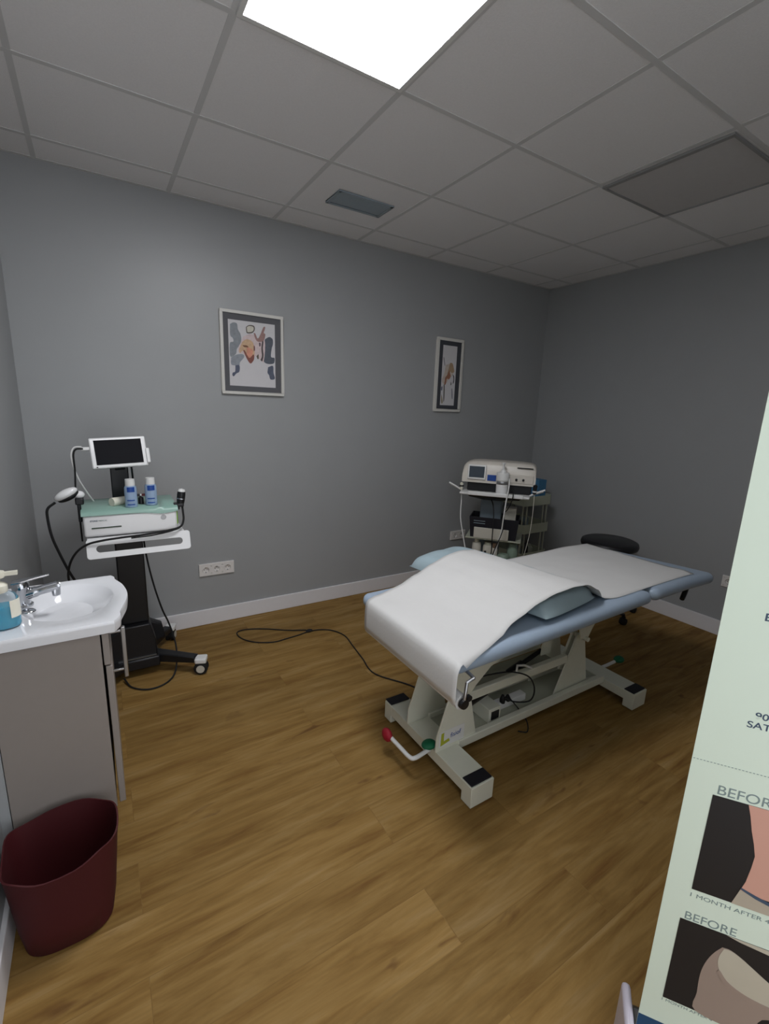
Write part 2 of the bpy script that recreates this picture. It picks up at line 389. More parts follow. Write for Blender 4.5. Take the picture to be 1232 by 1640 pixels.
P2 = {"pale": [[2.495, 1.864], [2.534, 1.876], [2.568, 1.87], [2.584, 1.82], [2.565, 1.78], [2.538, 1.757], [2.502, 1.712], [2.473, 1.719], [2.465, 1.752], [2.484, 1.796]], "tan": [[2.539, 1.884], [2.564, 1.882], [2.582, 1.845], [2.588, 1.816], [2.562, 1.806], [2.544, 1.817], [2.518, 1.79], [2.526, 1.833]], "brown": [[2.495, 1.763], [2.513, 1.785], [2.538, 1.825], [2.542, 1.808], [2.553, 1.779], [2.538, 1.753], [2.515, 1.755], [2.505, 1.712], [2.491, 1.711]], "dark1": [[2.572, 1.798], [2.591, 1.778], [2.592, 1.734], [2.581, 1.721], [2.584, 1.76]], "dark2": [[2.56, 1.737], [2.567, 1.716], [2.557, 1.706]], "line1": [[2.484, 1.706], [2.494, 1.707], [2.499, 1.63], [2.499, 1.578], [2.491, 1.582]], "line2": [[2.465, 1.92], [2.471, 1.921], [2.487, 1.863], [2.481, 1.863]], "blue": [[2.460, 1.688], [2.472, 1.693], [2.472, 1.663], [2.460, 1.662]], "ochre": [[2.463, 1.632], [2.477, 1.603], [2.486, 1.564], [2.469, 1.559]], "grey": [[2.568, 1.677], [2.579, 1.677], [2.589, 1.604], [2.577, 1.603]]}
K2 = {'pale': (196, 180, 166), 'tan': (160, 130, 96), 'brown': (140, 82, 56), 'dark1': (44, 40, 46), 'dark2': (40, 38, 42), 'line1': (60, 54, 46), 'line2': (96, 96, 100), 'blue': (84, 86, 110), 'ochre': (150, 140, 112), 'grey': (130, 130, 140)}
def picture(label, ox, oz, fr, ix, iz, blobs, cols, mount, tilt=0):
    """ox/oz outer span, ix/iz span of the artwork"""
    t = thing('framed_picture', label, 'picture', ((ox[0]+ox[1])/2, YB, oz[0]))
    f = G(); d = .022
    f.box((ox[0], YB-d, oz[0]), (ox[1], YB-.001, oz[0]+fr)).box((ox[0], YB-d, oz[1]-fr), (ox[1], YB-.001, oz[1]))
    f.box((ox[0], YB-d, oz[0]+fr), (ox[0]+fr, YB-.001, oz[1]-fr)).box((ox[1]-fr, YB-d, oz[0]+fr), (ox[1], YB-.001, oz[1]-fr))
    link('frame', f, 'frame', t, bevel=.002)
    mt = G()
    for a, b in (((ox[0]+fr, oz[0]+fr), (ox[1]-fr, iz[0])), ((ox[0]+fr, iz[1]), (ox[1]-fr, oz[1]-fr)), ((ox[0]+fr, iz[0]), (ix[0], iz[1])), ((ix[1], iz[0]), (ox[1]-fr, iz[1]))):
        mt.box((a[0], YB-.012, a[1]), (b[0], YB-.002, b[1]))
    link('mount', mt, mount, t)
    art = link('artwork', G().box((ix[0], YB-.010, iz[0]), (ix[1], YB-.002, iz[1])), 'art', t)
    for i, (k, poly) in enumerate(blobs.items()):
        P = spline([(x, 0, z) for x, z in poly+[poly[0]]], 4)[:-1]
        y = YB-.0101-.00012*i
        g = G(); g.face([g.v((p.x, y, p.z)) for p in P])
        link('paint_mark', g, paintm(k, cols[k]), art)
    return t
picture('white framed watercolour figure on the back wall above the left cart', (.703, 1.107), (1.549, 2.055), .018, (.753, 1.052), (1.602, 2.0), P1, K1, 'slate')
picture('narrow tall white framed watercolour on the back wall near the corner', (2.392, 2.670), (1.490, 2.074), .022, (2.456, 2.606), (1.542, 2.018), P2, K2, 'slatedark')

# ------------------------------------------------------------------ vanity, basin, tap
cb = thing('vanity_cabinet', 'white laminate vanity cabinet under the wash basin at the left wall', 'cabinet', (-.17, 1.675, 0))
cy0, cy1 = 1.485, 1.865
def rc_(x0, x1, y0, y1, z): return [(x0, y0, z), (x1, y0, z), (x1, y1, z), (x0, y1, z)]
bd = G().loft([rc_(-.300, -.040, cy0, cy1, .205), rc_(-.300, -.040, cy0, cy1, .807), rc_(-.284, -.056, cy0+.016, cy1-.016, .807), rc_(-.284, -.056, cy0+.016, cy1-.016, .221)])
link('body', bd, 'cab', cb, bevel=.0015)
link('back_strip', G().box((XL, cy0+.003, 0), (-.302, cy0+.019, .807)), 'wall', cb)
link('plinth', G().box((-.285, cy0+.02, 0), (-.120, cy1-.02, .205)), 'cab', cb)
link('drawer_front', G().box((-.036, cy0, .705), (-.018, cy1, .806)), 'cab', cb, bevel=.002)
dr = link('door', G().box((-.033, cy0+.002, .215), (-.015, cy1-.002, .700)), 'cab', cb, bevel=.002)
h = G()
h.box((.014, 1.520, .632), (.026, 1.534, .802)).box((-.017, 1.5235, .785), (.018, 1.5305, .793)).box((-.017, 1.5235, .655), (.018, 1.5305, .663))
link('handle', h, 'steel', dr, bevel=.002)

def interp_outline(pts, k=8):
    return pts
ba = thing('wash_basin', 'white ceramic wash basin with bowed front on the vanity cabinet', 'basin', (-.16, 1.67, .812))
zt = .852
# outline (x,y) clockwise from the back left, bowed front with concave shoulders
front = spline([(.0, 1.462, 0), (.018, 1.50, 0), (.020, 1.535, 0), (.040, 1.62, 0), (.046, 1.69, 0), (.036, 1.77, 0), (.016, 1.835, 0), (.014, 1.86, 0), (.004, 1.884, 0)], 6)
out = [(XL+.002, 1.884), (XL+.002, 1.462)]
def dense(a, b, n): return [(a[0]+(b[0]-a[0])*i/n, a[1]+(b[1]-a[1])*i/n) for i in range(n)]
outl = dense((XL+.002, 1.462), (0, 1.462), 12) + [(p.x, p.y) for p in front] + dense((.004, 1.884), (XL+.002, 1.884), 13)[1:] + dense((XL+.002, 1.884), (XL+.002, 1.462), 16)
bc = (-.118, 1.69); brx, bry = .122, .150
def ray_ring(k, z, dz=0):
    r = []
    for (x, y) in outl:
        t = math.atan2((y-bc[1])/bry, (x-bc[0])/brx)
        r.append((bc[0]+dz+k*brx*math.cos(t), bc[1]+k*bry*math.sin(t), z))
    return r
def inset(s, z): return [(bc[0]+(x-bc[0])*s if x > XL+.01 else x, bc[1]+(y-bc[1])*s, z) for x, y in outl]
g = G()
rings = [inset(.90, zt-.044), inset(.985, zt-.036), inset(1, zt-.012), inset(1, zt-.005), inset(.992, zt)]
rings += [ray_ring(1.03, zt-.001), ray_ring(1.0, zt-.004), ray_ring(.93, zt-.013), ray_ring(.80, zt-.028), ray_ring(.60, zt-.049, -.022), ray_ring(.52, zt-.080, -.022), ray_ring(.38, zt-.100, -.022), ray_ring(.1, zt-.108, -.022)]
g.loft(rings)
link('bowl', g, 'ceramic', ba, smooth=True, ang=50)
link('drain', G().lathe([(.001, zt-.1035), (.018, zt-.1035), (.020, zt-.108)], (bc[0]-.022, bc[1], 0)), 'chrome', ba, smooth=True)
link('overflow_cap', G().lathe([(.001, .006), (.013, .005), (.017, .002), (.018, 0)], (-.218, 1.648, zt), sx=1.1), 'chrome', ba, smooth=True)

fa = thing('basin_tap', 'chrome single lever mixer tap at the back of the wash basin', 'tap', (-.235, 1.70, zt))
g = G().lathe([(.027, 0), (.027, .006), (.0215, .010), (.0205, .050), (.0225, .058), (.0225, .072), (.016, .080), (.001, .082)], (-.235, 1.70, zt))
body = link('tap_body', g, 'chrome', fa, smooth=True)
g = G().tube(spline([(-.232, 1.70, zt+.034), (-.205, 1.698, zt+.041), (-.175, 1.695, zt+.048), (-.145, 1.692, zt+.054), (-.137, 1.692, zt+.053)], 5), [.017]*7+[.0145]*8+[.0155]*5+[.010], 14)
g.lathe([(.011, -.022), (.0125, -.004), (.0125, .004)], (-.148, 1.692, zt+.046))
link('spout', g, 'chrome', fa, smooth=True)
g = G().loft([[(-.235+dx, 1.70+dy*wd, zt+.078+dx*.14+dz) for dy, dz in ((-1, 0), (1, 0), (1, .006), (-1, .006))] for dx, wd in ((-.022, .016), (.0, .018), (.03, .010), (.065, .006), (.074, .004))])
link('lever', g, 'chrome', fa, bevel=.0015)

so = thing('soap_dispenser', 'clear pump bottle of bright blue liquid soap on the basin edge', 'soap dispenser', (-.262, 1.555, zt))
sx, sy = -.262, 1.555
link('liquid', G().lathe([(.001, .003), (.028, .003), (.0315, .010), (.0315, .066), (.001, .068)], (sx, sy, zt), sx=1.15, sy=.85), 'bluegel', so, smooth=True)
link('bottle_shell', G().lathe([(.001, .0005), (.031, .0005), (.0345, .008), (.0345, .085), (.028, .098), (.015, .106), (.013, .112), (.001, .112)], (sx, sy, zt), sx=1.15, sy=.85), 'clear', so, smooth=True)
link('label', G().loft([[(sx+.041*math.cos(t), sy+.031*math.sin(t), z) for t, z in ((a, .885), (a, .935))] + [(sx+.0405*math.cos(a), sy+.0305*math.sin(a), .935), (sx+.0405*math.cos(a), sy+.0305*math.sin(a), .885)] for a in [(-1.0+.12*i) for i in range(15)]]), 'cream', so)
link('collar', G().lathe([(.018, .104), (.020, .108), (.020, .124), (.014, .130), (.006, .132), (.0055, .146), (.001, .146)], (sx, sy, zt)), 'cream', so, smooth=True)
link('pump_head', G().lathe([(.001, .146), (.016, .146), (.018, .150), (.017, .162), (.001, .164)], (sx, sy, zt)).box((sx-.004, sy-.006, zt+.150), (sx+.045, sy+.006, zt+.160)), 'cream', so, smooth=True)

# ------------------------------------------------------------------ waste bin
bn = thing('waste_bin', 'dark red plastic waste bin with wavy rim beside the vanity', 'bin', (-.178, 1.352, 0))
def binring(s, z, wob, zw=0):
    r = []
    for i in range(48):
        t = 2*PI*i/48; c_, s_ = math.cos(t), math.sin(t); e = .72
        x = abs(c_)**e*(1 if c_ > 0 else -1); y = abs(s_)**e*(1 if s_ > 0 else -1)
        w = 1 + wob*(math.sin(3*t+.6)*.6+math.sin(5*t+2)*.4)
        r.append((-.178+.128*s*x*w, 1.352+.106*s*y*w, z+zw*(1.3*math.sin(t+.1)+.7*math.sin(5*t+.4))))
    return r
g = G().loft([binring(.76, .002, 0), binring(.84, .006, 0), binring(.92, .08, .02), binring(.98, .17, .03), binring(1.03, .25, .04, .004), binring(1.06, .282, .05, .009),
              binring(1.03, .283, .05, .009), binring(1.0, .25, .04, .004), binring(.95, .17, .03), binring(.89, .08, .02), binring(.80, .012, 0)])
link('bin_body', g, 'red', bn, smooth=True, ang=60)

# ------------------------------------------------------------------ left cart with shock wave console
lc = thing('equipment_cart', 'black column equipment cart on castors beside the vanity', 'cart', (.11, 2.72, 0))
g = G().box((.035, 2.66, .30), (.165, 2.80, .86))
link('column', g, 'black', lc, bevel=.006)
g = G().prism([(-.09, .06), (.19, .06), (.19, .20), (.165, .30), (.035, .30), (-.02, .26), (-.09, .22)], 'y', 2.62, 2.84)
link('base_housing', g, 'black', lc, bevel=.006)
link('base_trim', G().box((.0, 2.612, .112), (.185, 2.621, .116)), 'steel', lc)
link('front_skirt', G().box((-.005, 2.60, .05), (.20, 2.86, .11)), 'black', lc, bevel=.008)
def castor(x, y, cap, par, rz=0.0):
    X = Matrix.Translation((x, y, 0)) @ Matrix.Rotation(rz, 4, 'Z')
    c = link('castor', G(X).lathe([(.001, -.026), (.024, -.027), (.036, -.023), (.0375, -.016), (.036, -.009), (.030, -.004), (.030, .004), (.036, .009), (.0375, .016), (.036, .023), (.024, .027), (.001, .026)], (0, 0, .038), axis='y', n=28), 'blackmat', par, smooth=True)
    for sy_ in (-.0275, .0275): link('castor_hub', G(X).lathe([(.022, -.002), (.022, .002)], (0, sy_, .038), axis='y', n=20), 'tin', c, smooth=True)
    fk = G(X).box((-.03, -.030, .070), (.032, .030, .100))
    link('castor_hood', fk, cap, c, bevel=.008, seg=3)
    return c
for (x, y), cap in (((.395, 2.50), 'white'), ((-.12, 2.46), 'black'), ((.30, 2.985), 'white'), ((-.13, 2.97), 'black')):
    cx, cyy = .10, 2.73
    d = Vector((x-cx, y-cyy, 0)); n = Vector((-d.y, d.x, 0)).normalized()*.024; e = Vector((cx, cyy, 0)) + d*.93; s0 = Vector((cx, cyy, 0)) + d*.15
    g = G().loft([[s0+n*1.3+Vector((0, 0, .055)), s0-n*1.3+Vector((0, 0, .055)), s0-n*1.3+Vector((0, 0, .115)), s0+n*1.3+Vector((0, 0, .115))],
                  [e+n+Vector((0, 0, .070)), e-n+Vector((0, 0, .070)), e-n+Vector((0, 0, .105)), e+n+Vector((0, 0, .105))]])
    link('leg', g, 'black', lc, bevel=.006)
    castor(x, y, cap, lc, math.atan2(d.y, d.x)+.3)
g = G().prism([(.17, .24), (.24, .20), (.255, .12), (.19, .10)], 'y', 2.80, 2.86)
link('cable_hook', g, 'black', lc, bevel=.005)
link('upper_post', G().box((.045, 2.655, .86), (.125, 2.70, 1.25)), 'black', lc, bevel=.005)
# shelf under the console with a front handle lip
link('shelf', G().box((-.075, 2.40, .852), (.335, 2.68, .864)), 'whitegloss', lc, bevel=.004)
def rrect(x0, x1, z0, z1, r, n=6):
    o = []
    for cx, cz, a0 in ((x1-r, z1-r, 0), (x0+r, z1-r, 90), (x0+r, z0+r, 180), (x1-r, z0+r, 270)):
        for k in range(n+1):
            a = math.radians(a0+90*k/n); o.append((cx+r*math.cos(a), cz+r*math.sin(a)))
    return o
outr = rrect(-.080, .358, -.092, .0, .014); inr = rrect(-.042, .322, -.064, -.032, .0158)
g = G(Matrix.Translation((0, 2.398, .862)) @ Matrix.Rotation(math.radians(-14), 4, 'X'))
g.loft([[(x, 0, z) for x, z in outr], [(x, -.006, z) for x, z in outr], [(x, -.006, z) for x, z in inr], [(x, 0, z) for x, z in inr]], close=True)
link('handle_lip', g, 'whitegloss', lc, bevel=.0015)
# monitor
mx = thing('monitor', 'small white framed monitor with dark screen above the left cart', 'monitor', (.085, 2.56, 1.15))
Xm = Matrix.Translation((.087, 2.535, 1.240)) @ Matrix.Rotation(math.radians(-14), 4, 'X') @ Matrix.Rotation(math.radians(-3), 4, 'Y')
link('casing', G(Xm).box((-.117, -.012, -.072), (.117, .016, .072)), 'whitegloss', mx, bevel=.006)
link('screen', G(Xm).box((-.098, -.0135, -.056), (.098, -.010, .060)), 'screen', mx)
link('side_grip', G(Xm).box((.112, -.020, -.060), (.128, .004, .012)), 'whitegloss', mx, bevel=.004)
link('cable_holder', G(Xm).box((-.150, -.004, .018), (-.112, .010, .034)), 'white', mx, bevel=.003)
link('status_light', G(Xm).box((-.100, -.0135, -.068), (-.094, -.011, -.063)), 'black', mx)
link('bracket', G(Xm).box((-.03, .016, -.05), (.03, .035, .05)).box((-.025, .03, -.07), (.02, .12, -.035)), 'black', mx, bevel=.003)
# console
con = thing('therapy_console', 'white therapy console with teal top on the left cart shelf', 'medical device', (.11, 2.54, .864))
g = G().box((-.082, 2.402, .870), (.306, 2.66, .968))
link('casing', g, 'whitegloss', con, bevel=.010, seg=4)
link('foot_pad', G().box((-.06, 2.43, .864), (-.03, 2.46, .871)).box((.25, 2.43, .864), (.28, 2.46, .871)).box((-.06, 2.60, .864), (-.03, 2.63, .871)).box((.25, 2.60, .864), (.28, 2.63, .871)), 'black', con)
tl = []
for i in range(17):
    x = -.088 + i*(.400/16)
    dip = .012*math.exp(-((x-.245)/.06)**2)
    tl.append([(x, 2.397, .969-dip), (x, 2.397, .976-dip*.6), (x, 2.41, .987), (x, 2.665, .998), (x, 2.672, .992), (x, 2.672, .960), (x, 2.44, .960)])
link('lid', G().loft(tl), 'teal', con, smooth=True, ang=50)
link('side_panel', G().box((.306, 2.45, .885), (.316, 2.60, .955)), 'lime', con, bevel=.003)
link('indicator_strip', G().box((-.052, 2.3995, .9085), (.066, 2.403, .9135)), mat('dark green strip', (30, 52, 30), .4), con)
g = G().lathe([(.001, -.0012), (.0095, -.0012), (.0095, -.0035), (.0115, -.0035), (.013, .001)], (.246, 2.4030, .938), axis='y')
link('power_button', g, 'steel', con, smooth=True)
text('brand_text', 'STORZ', .0095, 'printdark', con, (-.056, 2.4013, .9415), (1, 0, 0), (0, 0, 1), bold=.0002)
text('model_text', 'MEDICAL', .0085, 'print', con, (-.024, 2.4013, .9417), (1, 0, 0), (0, 0, 1))
# gel bottles on the console
def gel_bottle(loc, label):
    t = thing('gel_bottle', label, 'bottle', loc, group='clear gel bottles on the left console')
    x, y, z = loc
    link('bottle_body', G().lathe([(.001, 0), (.0245, 0), (.0270, .004), (.0258, .035), (.0268, .070), (.0258, .094), (.019, .106), (.001, .106)], loc), 'clearblue', t, smooth=True)
    link('cap', G().lathe([(.0205, .100), (.0212, .104), (.0200, .133), (.001, .135)], loc), 'white', t, smooth=True)
    link('label_patch', G().loft([[(x+.0275*math.cos(a), y+.0275*math.sin(a), z+q) for q in (.074, .098)] + [(x+.0262*math.cos(a), y+.0262*math.sin(a), z+q) for q in (.098, .074)] for a in [math.radians(-125+10*i) for i in range(8)]]), 'bluelabel', t)
    for q in (.012, .032):
        link('label_line', G().loft([[(x+.0275*math.cos(a), y+.0275*math.sin(a), z+q+dq) for dq in (0, .005)] + [(x+.0262*math.cos(a), y+.0262*math.sin(a), z+q+dq) for dq in (.005, 0)] for a in [math.radians(-130+10*i) for i in range(8)]]), 'bluelabel', t)
    return t
b1 = gel_bottle((.117, 2.455, .989), 'clear blue gel bottle with white cap on the console, left one, beside the white roll')
copy_thing(b1, (.204, 2.470, .990), 'clear blue gel bottle with white cap on the console, right one, nearer the black handpiece')
R = Matrix.Translation((.066, 2.515, 1.009)) @ Matrix.Rotation(math.radians(35), 4, 'Z') @ Matrix.Rotation(PI/2, 4, 'Y')
g = G(R).lathe([(.010, -.035), (.020, -.036), (.021, -.030), (.019, .02), (.0175, .040), (.001, .042)])
tag(link('tape_roll', g, 'cream', smooth=True, loc=(.066, 2.515, .99)), 'white cream coloured roll lying on the teal console top', 'roll')
t = thing('dropper_bottle', 'tiny black bottle with red and black stopper between the gel bottles', 'bottle', (.161, 2.50, .992))
link('bottle_body', G().lathe([(.001, 0), (.0125, 0), (.0125, .03), (.006, .034), (.005, .040), (.001, .040)], (.161, 2.50, .992)), 'black', t, smooth=True)
link('stopper', G().box((.141, 2.494, 1.030), (.158, 2.506, 1.041)), 'black', t, bevel=.001)
link('stopper', G().box((.165, 2.494, 1.030), (.184, 2.506, 1.041)), mat('dark red plastic', (110, 16, 26), .4), t, bevel=.001)
link('stem', G().box((.157, 2.496, 1.026), (.166, 2.504, 1.040)), 'white', t, bevel=.001)
# handpieces with their cables
t = thing('handpiece', 'white and black shockwave handpiece hooked on the left side of the console', 'handpiece', (-.13, 2.47, 1.0))
R = Matrix.Translation((-.135, 2.46, 1.062)) @ Matrix.Rotation(math.radians(-28), 4, 'Y')
link('shell', G(R).sphere((0, 0, .004), .05, sc=(1.0, .55, .42)), 'whitegloss', t, smooth=True)
link('grip', G(R).sphere((.002, .004, -.012), .046, sc=(1.0, .55, .36)), 'black', t, smooth=True)
link('applicator_head', G().sphere((-.088, 2.47, 1.058), .022, sc=(1, .9, .8)), 'whitegloss', t, smooth=True)
link('holder', G().box((-.105, 2.44, 1.015), (-.072, 2.50, 1.045)).box((-.10, 2.46, .93), (-.085, 2.49, 1.02)), 'black', t, bevel=.005)
cab = [(-.178, 2.45, 1.032), (-.208, 2.45, 1.005), (-.212, 2.45, .96), (-.205, 2.45, .88), (-.187, 2.46, .80), (-.16, 2.48, .70), (-.13, 2.52, .60), (-.10, 2.60, .45), (-.04, 2.70, .34), (.03, 2.72, .33)]
link('cable', G().tube(spline(cab), .0055, 8), 'blackmat', t, smooth=True)
t = thing('handpiece', 'black handpiece with silver ring hooked on the right side of the console', 'handpiece', (.335, 2.46, 1.0))
R = Matrix.Translation((.335, 2.45, 1.015)) @ Matrix.Rotation(math.radians(8), 4, 'Y')
link('grip', G(R).lathe([(.001, -.035), (.016, -.034), (.019, -.01), (.0195, .02), (.018, .035), (.001, .04)]), 'black', t, smooth=True)
link('ring', G(R).lathe([(.0205, -.002), (.0205, .002)]), 'chrome', t, smooth=True)
link('tip', G(R).lathe([(.018, .034), (.015, .046), (.001, .050)]), 'white', t, smooth=True)
link('holder', G().box((.300, 2.43, .975), (.345, 2.48, .992)).box((.306, 2.44, .96), (.326, 2.47, .98)), 'black', t, bevel=.004)
cab = [(.338, 2.45, .985), (.338, 2.43, .95), (.334, 2.40, .915), (.315, 2.38, .888), (.26, 2.375, .876), (.16, 2.37, .868), (.06, 2.37, .864), (-.02, 2.37, .858), (-.08, 2.38, .842), (-.125, 2.40, .80), (-.155, 2.43, .73), (-.16, 2.47, .64), (-.12, 2.54, .50), (-.05, 2.66, .36)]
link('cable', G().tube(spline(cab), .005, 8), 'blackmat', t, smooth=True)
cab = [(.338, 2.445, .975), (.333, 2.41, .905), (.30, 2.372, .880), (.20, 2.368, .862), (.10, 2.366, .858)]
link('cable', G().tube(spline(cab), .0035, 8), 'blackmat', t, smooth=True)
g = G().tube(spline([(-.055, 2.50, 1.262), (-.082, 2.50, 1.26), (-.094, 2.50, 1.235), (-.095, 2.51, 1.16), (-.10, 2.52, 1.08), (-.098, 2.55, .98), (-.10, 2.62, .80)]), .0038, 8)
tag(link('monitor_cable', g, 'blackmat', smooth=True, loc=(-.05, 2.5, 1.0)), 'black cable running down from the left edge of the monitor', 'cable')
g = G().tube(spline([(-.06, 2.505, 1.270), (-.088, 2.505, 1.268), (-.102, 2.505, 1.24), (-.10, 2.51, 1.19), (-.085, 2.53, 1.12), (-.055, 2.58, 1.04), (-.03, 2.64, .98)]), .0035, 8)
tag(link('monitor_cable', g, 'white', smooth=True, loc=(-.05, 2.5, .98)), 'thin white cable looping from the left edge of the monitor', 'cable')
g = G().tube(spline([(.135, 2.60, 1.20), (.14, 2.62, 1.1), (.145, 2.70, .95), (.170, 2.72, .80), (.175, 2.70, .70), (.185, 2.66, .60), (.205, 2.64, .48), (.232, 2.64, .36), (.262, 2.68, .26), (.285, 2.66, .16), (.285, 2.60, .09), (.26, 2.53, .02), (.20, 2.47, .006), (.12, 2.46, .006), (.05, 2.52, .006), (.02, 2.60, .02)]), .0045, 8)
tag(link('power_cable', g, 'blackmat', smooth=True, loc=(.2, 2.6, 0)), 'black power cable hanging down the right side of the cart column to the floor', 'cable')

# ------------------------------------------------------------------ treatment table
tt = thing('treatment_table', 'pale blue two section treatment table on a cream steel frame', 'treatment table', (1.75, 1.37, 0))
BY0, BY1 = 1.032, 1.705
def ztop(x):
    """top of the upholstery"""
    a = [(.96, .672), (1.2, .676), (1.6, .684), (2.0, .694), (2.18, .698), (2.5, .700), (2.80, .690)]
    for (x0, z0), (x1, z1) in zip(a, a[1:]):
        if x <= x1: return z0+(z1-z0)*max(0, x-x0)/(x1-x0)
    return a[-1][1]
def cushion(x0, x1, y0, y1, th, r0, r1):
    rings = []; xs = []
    n = 8
    for k in range(n+1):
        a = PI/2*k/n; xs.append((x0+r0*(1-math.sin(a)), max(math.cos(a), 0.0)))
    xs = [(x0+r0*(1-math.cos(PI/2*k/n)), math.sin(PI/2*k/n)) for k in range(n+1)]
    m = 14
    xs += [(x0+r0+(x1-r1-x0-r0)*k/m, 1) for k in range(1, m)]
    xs += [(x1-r1+r1*math.sin(PI/2*k/n), math.cos(PI/2*k/n)) for k in range(n+1)]
    for x, s in xs:
        zt_ = ztop(x); h = th/2*max(s, .04); zc = zt_-th/2; rc = min(r0, .03)
        hy = (y1-y0)/2-rc*1.6*(1-s); yc = (y0+y1)/2
        ring = []
        for (cy_, sg, a0) in ((1, 1, 0), (-1, 1, 90), (-1, -1, 180), (1, -1, 270)):
            for k in range(7):
                a = math.radians(a0+90*k/6)
                ring.append((x, yc+cy_*(hy-h*1.0)+h*1.0*math.cos(a), zc+h*math.sin(a)))
        rings.append(ring)
    return G().loft(rings)
link('mattress', cushion(.958, 2.166, BY0, BY1, .062, .034, .040), 'vinylblue', tt, smooth=True, ang=70)
hr = cushion(2.194, 2.790, BY0+.005, BY1, .066, .042, .045)
for q in hr.b.verts:
    if q.co.x > 2.3: q.co.x -= .15*((q.co.y-1.05)/.66)*(q.co.x-2.3)/.5
link('headrest', hr, 'vinylblue', tt, smooth=True, ang=70)
# support frame under the cushions
g = G().box((1.06, 1.16, .592), (2.14, 1.19, .628)).box((1.06, 1.55, .592), (2.14, 1.58, .628))
for x in (1.06, 1.58, 2.11): g.box((x, 1.19, .595), (x+.03, 1.55, .625))
link('support_frame', g, 'beige', tt, bevel=.003)
g = G().box((2.22, 1.18, .605), (2.66, 1.205, .630)).box((2.22, 1.54, .605), (2.66, 1.565, .630)).box((2.62, 1.205, .605), (2.645, 1.54, .63)).box((2.05, 1.205, .592), (2.24, 1.23, .61)).box((2.05, 1.515, .592), (2.24, 1.54, .61))
link('headrest_frame', g, 'beige', tt, bevel=.003)
g = G().tube([(2.60, 1.20, .600), (2.64, 1.14, .596), (2.680, 1.12, .596)], .007).tube([(2.685, 1.125, .598), (2.645, 1.115, .572), (2.605, 1.105, .550)], [.011, .013, .012])
link('lever', g, 'blackmat', tt, smooth=True)
# base: two cross beams, two rails, floor pan
for x0, x1, ya, yb in ((1.098, 1.212, 1.050, 1.672), (2.250, 2.362, 1.088, 1.672)):
    g = G().box((x0, ya, .088), (x1, yb, .094)).box((x0, ya, .045), (x0+.005, yb, .088)).box((x1-.005, ya, .045), (x1, yb, .088))
    beam = link('cross_beam', g, 'beige', tt, bevel=.0015)
    for y0, y1 in ((ya, ya+.055), (yb-.055, yb)):
        link('foot', G().box((x0-.001, y0-.001, .006), (x1+.001, y1, .0945)), 'beige', beam, bevel=.002)
        link('foot_cover', G().box((x0+.004, y0+.006, .0945), (x1-.004, y1+.004, .100)), 'blackcloth', beam, bevel=.002)
        link('foot_pad', G().box((x0+.01, y0+.008, 0), (x1-.01, y1-.008, .006)), 'blackmat', beam)
PY = (1.272, 1.478)
for y in PY:
    link('base_rail', G().box((1.212, y-.014, .072), (2.25, y+.014, .112)), 'beige', tt, bevel=.003)
link('floor_pan', G().box((1.212, PY[0]+.014, .082), (2.25, PY[1]-.014, .088)), 'beigedark', tt)
for y in PY:
    lp = [(1.094, .094), (1.315, .094), (1.313, .125), (1.290, .22), (1.262, .335), (1.238, .368), (1.205, .372), (1.172, .36), (1.144, .314), (1.118, .23), (1.096, .165)]
    link('stand_plate', G().prism(lp, 'y', y-.004, y+.004), 'beige', tt, bevel=.0015)
    rp = [(1.862, .075), (2.250, .075), (2.250, .094), (2.135, .11), (2.105, .24), (2.078, .35), (2.068, .388), (2.045, .405), (2.018, .405), (2.0, .39)]
    yy = y+.024 if y < 1.4 else y-.024
    o = link('stand_plate', G().prism(rp, 'y', yy-.004, yy+.004), 'beige', tt, bevel=.0015)
    link('pivot_bolt', G().lathe([(.001, -.016), (.010, -.015), (.011, -.004), (.011, .002)], (2.038, yy-.004, .383), axis='y'), 'black', o, smooth=True)
# upper rails and lifting arms
for y in (1.292, 1.458):
    link('lift_rail', G().box((1.215, y-.013, .270), (1.93, y+.013, .312)), 'beige', tt, bevel=.003)
link('lift_tray', G().box((1.30, 1.305, .262), (1.90, 1.445, .268)), 'beigedark', tt)
for y in (1.240, 1.510):
    gp = [(1.150, .372), (1.238, .350), (1.262, .378), (1.340, .442), (1.440, .468), (1.62, .575), (1.70, .600), (1.08, .600), (1.11, .50)]
    link('gusset', G().prism(gp, 'y', y-.004, y+.004), 'beige', tt, bevel=.0015)
    gp = [(1.995, .392), (2.055, .378), (2.085, .43), (2.16, .52), (2.30, .585), (2.34, .605), (1.94, .605), (1.97, .50)]
    link('gusset', G().prism(gp, 'y', y+(.03 if y < 1.4 else -.03)-.004, y+(.03 if y < 1.4 else -.03)+.004), 'beige', tt, bevel=.0015)
for y in (1.33, 1.43):
    R = Matrix.Translation((2.03, y, .385)) @ Matrix.Rotation(math.radians(22), 4, 'Y')
    link('lift_arm', G().box((-.022, -.006, -.20), (.022, .006, .02), R), 'beige', tt, bevel=.002)
    link('lift_arm', G().prism([(1.80, .31), (1.86, .31), (1.93, .60), (1.83, .60)], 'y', y+.012, y+.018), 'beige', tt, bevel=.002)
link('lift_axle', G().tube([(2.038, 1.25, .383), (2.038, 1.50, .383)], .012, 12), 'beige', tt, smooth=True)
link('lift_axle', G().tube([(1.20, 1.24, .355), (1.20, 1.51, .355)], .012, 12), 'beige', tt, smooth=True)
g = G().lathe([(.001, 0), (.028, 0), (.028, .16), (.018, .165), (.018, .42), (.011, .42), (.011, .56), (.001, .56)], R=Matrix.Translation((1.30, 1.375, .17)) @ Matrix.Rotation(math.radians(75), 4, 'Y'))
link('actuator', g, 'black', tt, smooth=True)
g = G().tube([(1.572, 1.292, .314), (1.572, 1.292, .350), (1.600, 1.275, .352), (1.665, 1.285, .316)], .0055, 8)
